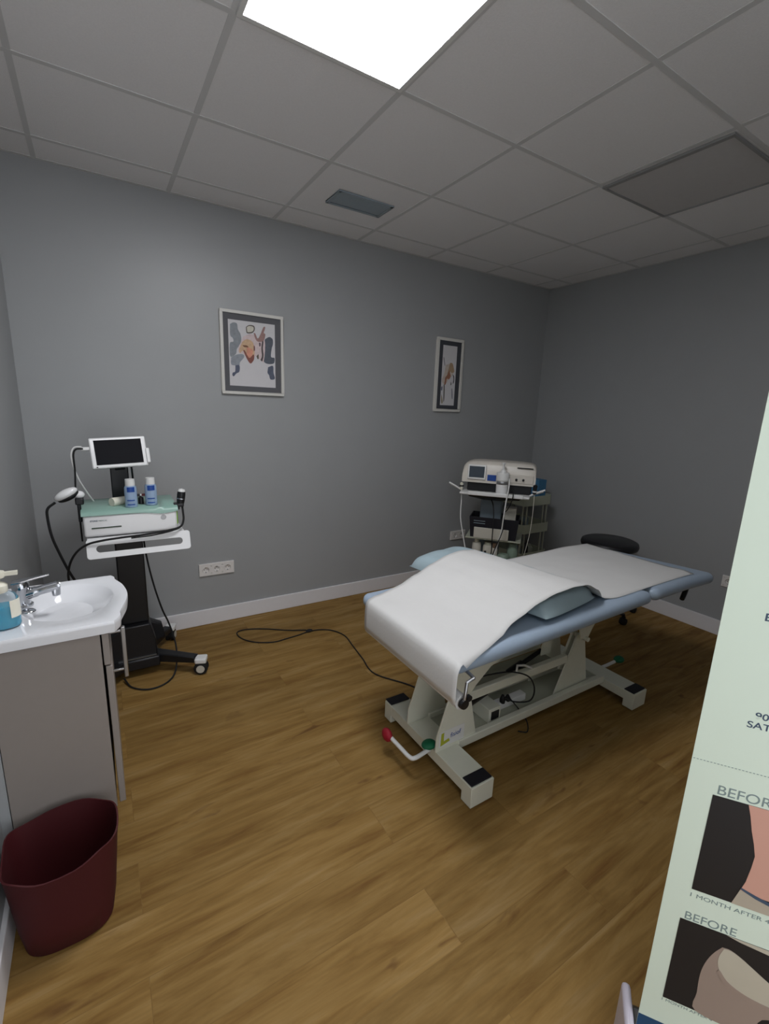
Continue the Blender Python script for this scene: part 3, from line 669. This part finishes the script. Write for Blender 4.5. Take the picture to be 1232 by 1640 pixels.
link('rail_hook', g, 'white', tt, smooth=True)
link('control_box', G().box((1.425, 1.300, .089), (1.500, 1.450, .160)), 'beige', tt, bevel=.003)
link('box_switch', G().box((1.440, 1.296, .105), (1.486, 1.301, .145)), 'black', tt)
ps = link('power_strip', G().box((1.535, 1.345, .089), (1.725, 1.385, .125)), 'white', tt, bevel=.004)
link('plug', G().lathe([(.013, 0), (.014, .02), (.007, .04)], (1.565, 1.352, .122)), 'black', ps, smooth=True)
link('plug', G().lathe([(.013, 0), (.014, .015), (.006, .03)], (1.60, 1.352, .122)), 'blackmat', ps, smooth=True)
g = G().tube(spline([(1.565, 1.35, .155), (1.60, 1.31, .14), (1.66, 1.27, .15), (1.66, 1.25, .22), (1.60, 1.24, .31), (1.50, 1.25, .36), (1.42, 1.28, .36), (1.36, 1.33, .33)]), .0035, 8)
g.tube(spline([(1.60, 1.35, .145), (1.615, 1.30, .11), (1.635, 1.255, .06), (1.63, 1.24, .012), (1.60, 1.27, .005)]), .003, 8)
link('table_cable', g, 'blackmat', tt, smooth=True)
# sticker
st = link('sticker', G().box((1.108, 1.2665, .112), (1.244, 1.2679, .184), ), 'white', tt)
st['label'] = 'small white maker sticker'
link('logo_mark', G().prism([(1.116, .118), (1.165, .128), (1.160, .142), (1.132, .136), (1.132, .178), (1.118, .176)], 'y', 1.2655, 1.2665), mat('yellow green print', (170, 176, 40), .5), st)
text('logo_text', 'fisiof', .030, 'bluelabel', st, (1.168, 1.2662, .142), (1, 0, .05), (0, 0, 1))
# foot pedals
g = G().tube(spline([(.978, 1.432, .098), (.980, 1.36, .098), (.983, 1.30, .098), (1.0, 1.284, .098), (1.06, 1.292, .098), (1.092, 1.298, .102)], 4), .009, 10).tube([(1.085, 1.30, .10), (1.105, 1.32, .06)], .008, 10)
link('pedal_bar', g, 'white', tt, smooth=True)
link('pedal', G().sphere((.972, 1.455, .100), .032, sc=(.62, 1, .9)), 'redrub', tt, smooth=True)['label'] = 'red rubber pedal'
link('pedal', G().sphere((1.088, 1.308, .110), .034, sc=(1, .8, .5)), 'greenrub', tt, smooth=True)['label'] = 'green rubber pedal'
link('pedal_bar', G().tube([(2.36, 1.35, .08), (2.42, 1.345, .085), (2.48, 1.342, .090)], .009, 10), 'white', tt, smooth=True)
link('pedal', G().sphere((2.52, 1.34, .095), .034, sc=(1, .8, .55)), 'greenrub', tt, smooth=True)['label'] = 'green rubber pedal'
# roll holder
g = G()
for y in (.992, 1.640):
    g.tube([(1.0, y, .625), (.970, y, .618), (.964, y, .555)], .006, 8)
g.tube([(1.0, .992, .625), (1.04, 1.17, .612)], .006, 8).tube([(1.0, 1.640, .625), (1.04, 1.56, .612)], .006, 8)
link('roll_holder', g, 'steel', tt, smooth=True)
# paper roll on its holder
pr_ = thing('paper_roll', 'couch paper roll hanging under the near end of the table', 'paper roll', (.962, 1.31, .52))
link('roll', G().lathe([(.001, 0), (.026, 0), (.026, .612), (.001, .612)], (.964, 1.004, .540), axis='y', n=28), 'sheet', pr_, smooth=True)
link('roll_knob', G().lathe([(.001, -.014), (.017, -.013), (.019, -.006), (.019, 0), (.008, .001)], (.964, .999, .540), axis='y', n=20).lathe([(.001, -.012), (.011, -.012), (.011, 0)], (.984, .999, .556), axis='y', n=16), 'black', pr_, smooth=True)

# pillow lying across the table under the paper
def pil():
    nx, ny = 22, 34; g = G(); top = []; bot = []
    for j in range(ny+1):
        v_ = -1+2*j/ny; rt_, rb_ = [], []
        for i in range(nx+1):
            u = -1+2*i/nx
            e = (max(0, 1-abs(u)**4.5)**.5)*(max(0, 1-abs(v_)**10)**.45)
            sx_ = 1-.03*abs(v_)**4; sy_ = 1-.025*abs(u)**4
            x = 1.560+.190*u*sx_-.060*v_; y = 1.468+.392*v_*sy_+.02*u
            z0 = ztop(min(max(x, 1.0), 2.1))+.010
            w = .0025*math.sin(9*u+4*v_)*e
            rt_.append((x, y, z0+.018+.072*e+w)); rb_.append((x, y, z0+.016-.014*e))
        top.append(rt_); bot.append(rb_)
    T = [[g.v(p) for p in r] for r in top]; B = [[g.v(p) for p in r] for r in bot]
    for A, fl in ((T, 0), (B, 1)):
        for j in range(ny):
            for i in range(nx):
                q = [A[j][i], A[j][i+1], A[j+1][i+1], A[j+1][i]]
                g.face(q[::-1] if fl else q)
    per = [(0, i) for i in range(nx)] + [(j, nx) for j in range(ny)] + [(ny, i) for i in range(nx, 0, -1)] + [(j, 0) for j in range(ny, 0, -1)]
    for a, b in zip(per, per[1:]+per[:1]):
        g.face([B[a[0]][a[1]], B[b[0]][b[1]], T[b[0]][b[1]], T[a[0]][a[1]]])
    return g
tag(link('pillow', pil(), 'pillowblue', smooth=True, ang=80, loc=(1.59, 1.5, .69)), 'pale blue vinyl pillow lying across the treatment table under the paper', 'pillow')

# paper sheet over table and pillow
def humpz(x):
    pts = [(.965, .0), (1.10, .006), (1.2, .022), (1.30, .058), (1.40, .092), (1.50, .113), (1.60, .119), (1.70, .108), (1.78, .070), (1.86, .014), (1.93, .003), (2.1, .0), (2.18, -.006), (2.26, 0), (3, 0)]
    for (x0, z0), (x1, z1) in zip(pts, pts[1:]):
        if x <= x1:
            t = max(0, (x-x0)/(x1-x0)); t = t*t*(3-2*t)*.5+t*.5; return z0+(z1-z0)*t
    return 0
def paper():
    g = G(); cols = []
    path = [(.9375, .537, 0), (.9360, .56, 0), (.9360, .59, 0), (.9365, .62, 0), (.9385, .645, 0), (.943, .662, 0), (.951, .672, 0), (.962, .6765, 0)]
    x = .985
    while x < 2.64:
        path.append((x, ztop(x)+.0035, 1)); x += .0245
    n = 26
    rows = []
    for k, (x, z, fl) in enumerate(path):
        # near and far edge of the strip drift a little along the table
        t = (x-.95)/1.75
        ya = 1.004 if x < .950 else 1.006+.074*min(1, (x-.950)/.30)
        ya += .018*math.exp(-((x-1.86)/.06)**2)
        yb = 1.618+.085*min(1, max(0, t*2.0))
        row = []
        for j in range(n+1):
            s = j/n; y = ya+(yb-ya)*s; xx = x
            zz = z
            if fl:
                hz = humpz(x+.085*s); zz += hz
                zz += .0022*math.sin(x*17+s*5)*math.sin(s*7+x*3) + .0012*math.sin(31*s+x*9)
                if x > 2.0: xx = x - (x-2.0)*.03*s
                edge = max(0, 1-s/.09); zz -= .0 if hz > .03 else .006*edge**2
                if y < BY0+.02 : zz -= .012*((BY0+.02-y)/.03)**2 if hz < .03 else 0
                if x > 2.2: zz += .004*math.sin(s*9+1)*(x-2.2)
                zz = max(zz, ztop(xx)+.002) if y > BY0+.02 else zz
            row.append((xx, y, zz))
        rows.append(row)
    V = [[g.v(p) for p in r] for r in rows]
    for a, b in zip(V, V[1:]):
        for j in range(n): g.face([a[j], b[j], b[j+1], a[j+1]])
    return g
tag(link('paper_sheet', paper(), 'sheet', smooth=True, ang=80, loc=(1.8, 1.35, .69), solid=.0008), 'wide white couch paper spread along the treatment table over the pillow', 'paper')

# mains lead of the table
g = G().tube(spline([(1.42, 1.46, .10), (1.38, 1.52, .05), (1.40, 1.68, .006), (1.36, 1.83, .005), (1.246, 2.022, .005), (1.265, 2.20, .005), (1.285, 2.364, .005), (1.300, 2.50, .005), (1.265, 2.60, .005), (1.20, 2.655, .005), (1.115, 2.668, .007),
     (1.03, 2.655, .005), (.94, 2.645, .005), (.868, 2.64, .005), (.79, 2.67, .005), (.728, 2.723, .005), (.688, 2.80, .005), (.69, 2.88, .005), (.76, 2.89, .005), (.87, 2.84, .005), (.99, 2.755, .005), (1.10, 2.685, .012)]), .0038, 8)
ld = link('mains_cable', g, 'blackmat', smooth=True, loc=(1.1, 2.6, 0))
tag(ld, 'black mains cable looped on the wooden floor behind the treatment table', 'cable')
link('cable_tie', G().sphere((1.115, 2.672, .011), .016, sc=(1.5, 1, .6)), 'blackmat', ld, smooth=True)

# ------------------------------------------------------------------ right device cart
RC = math.atan2(-.766, .643)
XB = Matrix.Translation((2.55, 2.5, 0)) @ Matrix.Rotation(RC, 4, 'Z')      # local x along the front, local -y towards the camera
def LB(x, off, z): return (x, -off, z)
ct = thing('device_cart', 'grey column device cart in the corner behind the treatment table', 'cart', (2.55, 2.5, 0), RC)
link('column', G(XB).box((-.085, -.02, .06), (.075, .11, .86)), 'greycol', ct, bevel=.01)
link('base', G(XB).box((-.20, -.14, .07), (.24, .16, .10)), 'greycol', ct, bevel=.01)
for x, y in ((-.18, -.12), (.22, -.12), (-.18, .14), (.22, .14)):
    w = G(XB).lathe([(.001, -.012), (.03, -.012), (.034, 0), (.03, .012), (.001, .012)], (x, y, .034), axis='y')
    w.box((x-.012, y-.016, .04), (x+.012, y+.016, .075))
    link('castor', w, 'blackmat', ct, smooth=True)
g = G(XB).loft([[(x0, -.20, .900), (x1, -.20, .900), (x1, .18, .900), (x0, .18, .900)] for x0, x1 in ((-.17, .215),)] +
               [[(-.155, -.19, .885), (.20, -.19, .885), (.20, .17, .885), (-.155, .17, .885)], [(-.06, -.05, .845), (.07, -.05, .845), (.07, .10, .845), (-.06, .10, .845)]])
link('tray_underside', g, 'black', ct, bevel=.004)
g = G(XB).box((-.225, -.215, .902), (.270, .19, .918)).box((-.165, -.226, .902), (.228, -.213, .930))
link('tray', g, 'white', ct, bevel=.005)
for s_, x0 in ((-1, -.22), (1, .27)):
    g = G(XB).tube([(x0, -.12, .915), (x0+s_*.05, -.13, .945), (x0+s_*.10, -.13, .968)], .007, 8).tube([(x0, -.09, .915), (x0+s_*.05, -.10, .935), (x0+s_*.09, -.11, .952)], .006, 8)
    link('probe_arm', g, 'white', ct, smooth=True)
link('shelf', G(XB).box((-.17, -.13, .552), (.24, .17, .562)), 'beigedark', ct, bevel=.003)
link('shelf', G(XB).box((-.19, -.15, .345), (.27, .17, .357)), 'beigedark', ct, bevel=.003)
# device
dv = thing('electrotherapy_device', 'light grey electrotherapy device with small screen on the corner cart', 'medical device', (2.55, 2.5, .918), RC)
prof = []
for x, w in [(-.226, .60), (-.222, .74), (-.205, .88), (-.17, .965), (-.10, 1.0), (.0, 1.005), (.10, 1.0), (.20, .985), (.265, .95), (.288, .88), (.297, .78), (.299, .62)]:
    zt_ = .985+.158*w
    prof.append([(x, -.135, .985), (x, -.135, .985+.03*w), (x, -.128, 1.045), (x, -.112, zt_-.03), (x, -.098, zt_-.008), (x, -.06, zt_), (x, .08, zt_), (x, .12, zt_-.02), (x, .13, .985)])
link('casing', G(XB).loft(prof), 'device', dv, smooth=True, ang=50)
link('lower_casing', G(XB).box((-.185, -.115, .920), (.275, .12, .985)), 'black', dv, bevel=.006)
def onface(x, z):    # y of the sloping front
    return -.128+(z-1.045)*.20 if z > 1.045 else -.135
R = Matrix.Translation((-.118, -.135, 1.062)) @ Matrix.Rotation(math.radians(-8), 4, 'X')
link('screen_bezel', G(XB @ R).box((-.068, -.006, -.054), (.066, .015, .054)), 'white', dv, bevel=.005)
link('screen', G(XB @ R).box((-.056, -.0075, -.040), (.054, -.002, .042)), mat('grey lcd', (62, 72, 82), .2), dv)
link('button_panel', G(XB).box((-.040, -.139, 1.005), (.022, -.130, 1.048)), 'bluelabel', dv)
link('card_slot', G(XB).box((.165, -.1245, 1.109), (.275, -.11, 1.114)), 'black', dv)
link('connector_panel', G(XB).box((.10, -.140, 1.000), (.285, -.128, 1.062)), 'device', dv, bevel=.004)
for x in (.166, .214):
    link('connector', G(XB).lathe([(.001, -.014), (.008, -.013), (.009, .002)], (x, -.140, 1.028), axis='y'), 'black', dv, smooth=True)
# pump bottle standing on the tray
pb = thing('pump_bottle', 'white pump bottle with silver band in front of the corner device', 'bottle', XB @ Vector((.072, -.172, .918)))
B_ = XB @ Matrix.Translation((.072, -.172, .918))
link('bottle_body', G(B_).lathe([(.001, 0), (.040, 0), (.042, .004), (.042, .068), (.040, .072), (.040, .098), (.045, .104), (.045, .150), (.0445, .156), (.041, .160), (.001, .160)]), 'white', pb, smooth=True, ang=18)
link('band', G(B_).lathe([(.0405, .074), (.0412, .075), (.0412, .096), (.0405, .097)]), 'steel', pb, smooth=True)
link('label', G(B_).loft([[(.0425*math.cos(a), .0425*math.sin(a), z) for z in (.010, .060)] + [(.0421*math.cos(a), .0421*math.sin(a), z) for z in (.060, .010)] for a in [math.radians(-150+12*i) for i in range(11)]]), 'whitegloss', pb)
link('pump', G(B_).lathe([(.018, .160), (.018, .175), (.008, .180), (.007, .215), (.013, .218), (.013, .228), (.001, .230)]).box((-.004, -.035, .218), (.004, 0, .226)), 'white', pb, smooth=True)
# probes hanging at both sides
for x, lab, mm, par in ((-.225, 'small white probe hooked on the left end of the corner cart tray', 'cream', 0), (.300, 'black and white probe hooked on the right end of the corner cart tray', 'black', 1)):
    L_ = XB @ Vector((x, -.13, .95))
    t = thing('probe', lab, 'probe', L_)
    B2 = XB @ Matrix.Translation((x, -.13, .95))
    link('grip', G(B2).lathe([(.001, -.020), (.012, -.018), (.014, .02), (.016, .045), (.001, .055)] if par else [(.001, -.03), (.010, -.028), (.012, .0), (.013, .02), (.001, .028)]), mm, t, smooth=True)
    link('collar', G(B2).lathe([(.0165, -.004), (.0165, .006), (.001, .007)]), 'white' if par else 'black', t, smooth=True)
    pts = [(x, -.13, .93), (x+(.002 if par else .01), -.16, .85), (x+(.0 if par else .018), -.19, .72), (x+(-.01 if par else .045), -.20, .60), (x-.03 if par else x+.075, -.21, .48), (x-.05 if par else x+.10, -.20, .36)]
    link('cable', G(XB).tube(spline(pts), .0022 if par else .0042, 8), 'tin' if par else 'white', t, smooth=True)
g = G(XB).tube(spline([(.118, -.142, 1.035), (.122, -.20, 1.02), (.122, -.235, .96), (.114, -.238, .88), (.106, -.235, .76), (.100, -.22, .66), (.082, -.21, .56), (.062, -.21, .47), (.03, -.20, .38)]), .0045, 8)
tag(link('device_cable', g, 'white', smooth=True, loc=XB @ Vector((.1, -.2, .4))), 'white cable hanging in front of the corner cart from the device', 'cable')
g = G(XB).tube(spline([(.155, -.16, .955), (.157, -.235, .945), (.155, -.236, .90), (.13, -.20, .82), (.10, -.16, .78)]), .0035, 8)
g.tube(spline([(.0, -.10, .86), (.022, -.15, .82), (.035, -.20, .74), (.038, -.215, .60), (.04, -.21, .48), (.02, -.20, .38)]), .004, 8)
g.tube(spline([(.10, -.16, .80), (.112, -.22, .70), (.098, -.222, .62), (.06, -.216, .50), (.03, -.20, .37)]), .0035, 8)
tag(link('device_cable', g, 'blackmat', smooth=True, loc=XB @ Vector((.1, -.15, .4))), 'thin black cables hanging in front of the corner cart crate', 'cable')
# crate with a white sign panel
cr = thing('storage_crate', 'black open crate with a white front panel on the corner cart shelf', 'crate', XB @ Vector((.03, 0, .562)))
g = G(XB)
a0 = [(-.150, -.120), (.215, -.120), (.215, .10), (-.150, .10)]
def cring(s, z, ins=0):
    c0, c1 = .0325, -.01
    return [(c0+(x-c0)*s-(ins if x > c0 else -ins), c1+(y-c1)*s-(ins if y > c1 else -ins), z) for x, y in a0]
g.loft([cring(.92, .563), cring(1.0, .722), cring(1.0, .722, .006), cring(.92, .570, .006)])
link('crate_body', g, 'blackcloth', cr, bevel=.002)
link('front_panel', G(XB).box((-.108, -.137, .562), (.148, -.126, .646)), 'tin', cr, bevel=.004)
g = G(XB)
for z in (.690, .672): g.box((-.115, -.1235, z), (-.03, -.1175, z+.005))
link('grip_slot', g, 'greycol', cr)
# small box standing in the crate right end
g = G(XB).box((.095, -.04, .575), (.185, .04, .795))
tag(link('paper_box', g, 'tin', bevel=.002, loc=XB @ Vector((.14, 0, .575))), 'cream carton standing in the black crate on the corner cart', 'box')
# bottles on the lower shelf
def lowbot(name, label, cat, x, y, prof, m, capm=None, cprof=None, grp=None):
    L_ = XB @ Vector((x, y, .357)); t = thing(name, label, cat, L_, group=grp)
    B2 = XB @ Matrix.Translation((x, y, .357))
    link('bottle_body', G(B2).lathe(prof), m, t, smooth=True)
    if cprof: link('cap', G(B2).lathe(cprof), capm, t, smooth=True)
    return t, B2
lowbot('lotion_bottle', 'tall cream bottle leftmost on the lower shelf of the corner cart', 'bottle', -.085, -.06, [(.001, 0), (.032, 0), (.034, .004), (.034, .145), (.026, .155), (.001, .155)], 'tin', 'cream', [(.018, .155), (.018, .18), (.001, .18)])
t, B2 = lowbot('lotion_bottle', 'white canister with dark label second from left on the lower shelf of the corner cart', 'bottle', .005, -.07, [(.001, 0), (.038, 0), (.040, .004), (.040, .130), (.034, .145), (.001, .145)], 'tin', 'beigedark', [(.03, .145), (.03, .168), (.001, .168)])
link('label', G(B2).box((-.026, -.046, .045), (-.010, -.040, .105)), 'black', t)
lowbot('lotion_bottle', 'brown capped small bottle third on the lower shelf of the corner cart', 'bottle', .055, -.10, [(.001, 0), (.022, 0), (.024, .004), (.024, .125), (.016, .135), (.001, .135)], 'tin', mat('brown cap', (110, 88, 70), .5), [(.017, .135), (.017, .17), (.001, .17)])
lowbot('lotion_bottle', 'sage green bottle at the right end of the lower shelf of the corner cart', 'bottle', .185, -.05, [(.001, 0), (.04, 0), (.042, .004), (.040, .12), (.030, .15), (.030, .175), (.001, .18)], 'sage')
lowbot('jar', 'round pale green lidded jar in front of the sage green bottle on the corner cart', 'jar', .125, -.118, [(.001, 0), (.034, 0), (.042, .01), (.046, .07), (.046, .085), (.034, .10), (.001, .106)], 'sage')

# ------------------------------------------------------------------ utility trolley in the corner
ut = thing('utility_trolley', 'cream three tier utility trolley in the right rear corner', 'trolley', (3.27, 2.87, 0))
tx0, tx1, ty0, ty1 = 3.095, 3.450, 2.650, 3.075
for z0, z1 in ((.712, .795), (.462, .545), (.20, .283)):
    g = G(); r_o = rrect(tx0, tx1, ty0, ty1, .035, 5); r_i = rrect(tx0+.004, tx1-.004, ty0+.004, ty1-.004, .031, 5)
    g.loft([[(x, y, z0) for x, y in r_o], [(x, y, z1) for x, y in r_o], [(x, y, z1) for x, y in r_i], [(x, y, z0+.004) for x, y in r_i]])
    link('basket', g, 'sage' if False else mat('pale sage steel', (176, 180, 160), .45, noise=.03), ut, smooth=True, ang=35)
for x in (tx0+.02, tx0+.07, tx1-.075, tx1-.03):
    for y in (ty0+.03, ty1-.03):
        link('post', G().tube([(x, y, .075), (x, y, .72)], .007, 8), 'beigedark', ut, smooth=True)
for x in (tx0+.045, tx1-.05):
    for y in (ty0+.035, ty1-.035):
        link('castor', G().lathe([(.001, -.010), (.028, -.010), (.032, 0), (.028, .010), (.001, .010)], (x, y, .032), axis='x').box((x-.014, y-.01, .04), (x+.014, y+.01, .08)), 'blackmat', ut, smooth=True)
tag(link('blue_carton', G().box((3.335, 2.72, .716), (3.435, 2.84, .922)), 'bluebox', bevel=.002, loc=(3.385, 2.78, .716)), 'blue carton standing in the top basket of the corner trolley', 'box')
bx = []
for x, y, w, d_, h_, mm, lab, nm in ((3.17, 2.76, .07, .07, .10, 'black', 'black tub leftmost in the middle basket of the corner trolley', 'tub'), (3.27, 2.79, .08, .08, .11, 'greycol', 'grey tub in the middle of the middle trolley basket', 'tub')):
    bx.append(tag(link(nm, G().lathe([(.001, 0), (w*.45, 0), (w*.5, .005), (w*.5, h_*.9), (w*.45, h_), (.001, h_)], (x, y, .467)), mm, smooth=True, loc=(x, y, .467)), lab, 'tub'))
for x, y, r_, h_, mm, lab in ((3.18, 2.75, .03, .12, 'greycol', 'grey bottle leftmost in the bottom basket of the corner trolley'), (3.26, 2.74, .028, .14, 'black', 'black bottle in the middle of the bottom trolley basket'), (3.35, 2.77, .03, .11, 'beigedark', 'dull beige bottle rightmost in the bottom basket of the corner trolley')):
    tag(link('bottle', G().lathe([(.001, 0), (r_, 0), (r_, h_*.75), (r_*.5, h_*.9), (r_*.5, h_), (.001, h_)], (x, y, .205)), mm, smooth=True, loc=(x, y, .205)), lab, 'bottle')

# ------------------------------------------------------------------ stool
sl = thing('stool', 'round black padded stool on castors behind the treatment table', 'stool', (3.27, 1.95, 0))
c = (3.27, 1.95, 0)
link('seat', G().lathe([(.001, .520), (.185, .520), (.200, .530), (.205, .550), (.198, .572), (.175, .582), (.001, .585)], c, n=40), 'black', sl, smooth=True, ang=60)
link('gas_column', G().lathe([(.024, .09), (.024, .32), (.014, .32), (.014, .52), (.001, .52)], c), 'chrome', sl, smooth=True)
link('seat_plate', G().lathe([(.08, .505), (.08, .52), (.001, .52)], c), 'black', sl, smooth=True)
for k in range(5):
    a = math.radians(-36+72*k); dx, dy = math.cos(a), math.sin(a)
    n = Vector((-dy, dx, 0))*.018
    p0 = Vector((c[0]+dx*.02, c[1]+dy*.02, 0)); p1 = Vector((c[0]+dx*.25, c[1]+dy*.25, 0)); Zv = Vector((0, 0, 1))
    lg = link('leg', G().loft([[p0+n+Zv*.075, p0-n+Zv*.075, p0-n+Zv*.11, p0+n+Zv*.11], [p1+n*.7+Zv*.062, p1-n*.7+Zv*.062, p1-n*.7+Zv*.082, p1+n*.7+Zv*.082]]), 'black', sl, bevel=.004)
    link('castor', G().lathe([(.001, -.02), (.023, -.02), (.027, -.008), (.027, .008), (.023, .02), (.001, .02)], (p1.x, p1.y, .027), axis='y').box((p1.x-.01, p1.y-.01, .03), (p1.x+.01, p1.y+.01, .064)), 'blackmat', lg, smooth=True)

# ------------------------------------------------------------------ roll-up banner
E0 = Vector((.930, .330, 0)); be = Vector((.588, -.809, 0)).normalized()
RB = math.atan2(be.y, be.x)
XN = Matrix.Translation(E0) @ Matrix.Rotation(RB, 4, 'Z')     # local x along the banner, local -y faces the camera
bt = thing('rollup_banner', 'pale green roll up advertising banner with body photographs at the right', 'banner', E0 + be*.4, RB)
link('fabric', G(XN).box((0.004, -.0006, .125), (.80, .0006, 2.02)), 'banner', bt)
link('blue_band', G(XN).box((0.004, -.0012, .125), (.80, -.0007, .178)), 'bannerblue', bt)
link('cassette', G(XN).box((-.005, -.05, .008), (.805, .06, .118)), 'steel', bt, bevel=.012)
ec = link('end_cap', G(XN).box((-.024, -.045, .012), (-.004, .062, .168)), mat('pearl grey end cap', (196, 190, 200), .3), bt, bevel=.008)
link('top_rail', G(XN).box((0, -.012, 2.02), (.804, .012, 2.045)), 'steel', bt, bevel=.003)
link('pole', G(XN).tube([(.40, .02, .10), (.40, .02, 2.03)], .008, 10), 'steel', bt, smooth=True)
for x in (.12, .68): link('stand_foot', G(XN).box((x-.02, -.10, 0), (x+.02, .14, .008)), 'steel', bt, bevel=.002)
bxd = XN.to_3x3() @ Vector((1, 0, 0))
def bpt(x, z, lift=.0007): return XN @ Vector((x, -lift, z))
def btext(nm, s, size, m, x, z, bold=0, sx=1.15): return text(nm, s, size, m, bt, bpt(x, z), bxd, (0, 0, 1), depth=.0002, bold=bold, sx=sx)
g = G(XN)
for k in range(140): g.box((.006+k*.0056, -.0012, .8465-.0), (.006+k*.0056+.003, -.0007, .8475))
link('dotted_line', g, 'print', bt)
btext('heading_text', 'BEFORE', .029, 'print', .053, .783, sx=1.02)
btext('heading_text', 'BEFORE', .027, 'print', .046, .474, sx=.98)
btext('caption_text', '1 MONTH AFTER 4', .0135, 'print', .046, .532, sx=1.2)
btext('caption_text', '1 MONTH AFTER 4', .0095, 'print', .038, .241, sx=1.2)
btext('sign_text', 'E', .020, 'printdark', .065, 1.147, bold=.0003)
btext('sign_text', '90', .0185, 'printdark', .084, .958, bold=.0002)
btext('sign_text', 'SAT', .0185, 'printdark', .075, .938, bold=.0002)
def shape(nm, m, poly, par, lift, sm=True):
    P = spline([(x, 0, z) for x, z in poly+[poly[0]]], 4)[:-1] if sm else [Vector((x, 0, z)) for x, z in poly]
    g = G(XN); g.loft([[(p.x, -lift, p.z) for p in P], [(p.x, -lift-.0003, p.z) for p in P]])
    return link(nm, g, m, par)
ph = link('photo_print', G(XN).box((.049, -.0014, .551), (.36, -.0007, .779)), 'photoblack', bt)
shape('torso', 'skin', [(.106, .779), (.113, .755), (.120, .725), (.128, .698), (.134, .672), (.133, .645), (.130, .610), (.124, .583), (.30, .583), (.30, .779)], ph, .0014, False)
shape('trousers', 'cloth', [(.1245, .588), (.118, .560), (.116, .551), (.30, .551), (.30, .585), (.20, .570), (.15, .580)], ph, .0018, False)
shape('waistband', 'printdark', [(.1245, .590), (.150, .579), (.200, .566), (.30, .574), (.30, .580), (.20, .574), (.15, .586), (.1250, .594)], ph, .0022, False)
ph = link('photo_print', G(XN).box((.041, -.0014, .251), (.36, -.0007, .471)), 'photoblack', bt)
shape('hip_shape', 'skin2', [(.120, .438), (.108, .415), (.099, .385), (.095, .350), (.097, .300), (.102, .251), (.19, .251), (.21, .30), (.25, .31), (.30, .31), (.30, .37), (.21, .392), (.16, .425), (.135, .438)], ph, .0014, True)
shape('hip_light', 'skin3', [(.123, .436), (.118, .410), (.124, .380), (.150, .352), (.19, .338), (.25, .336), (.25, .37), (.21, .392), (.16, .425), (.135, .437)], ph, .0018, True)
shape('hip_crease', 'skin2', [(.121, .375), (.135, .352), (.165, .336), (.20, .330), (.28, .328), (.28, .334), (.20, .339), (.165, .347), (.14, .361), (.125, .380)], ph, .0022, True)
shape('shirt_edge', 'skin3', [(.122, .471), (.145, .4655), (.20, .4595), (.34, .452), (.34, .459), (.20, .4705)], ph, .0014, False)
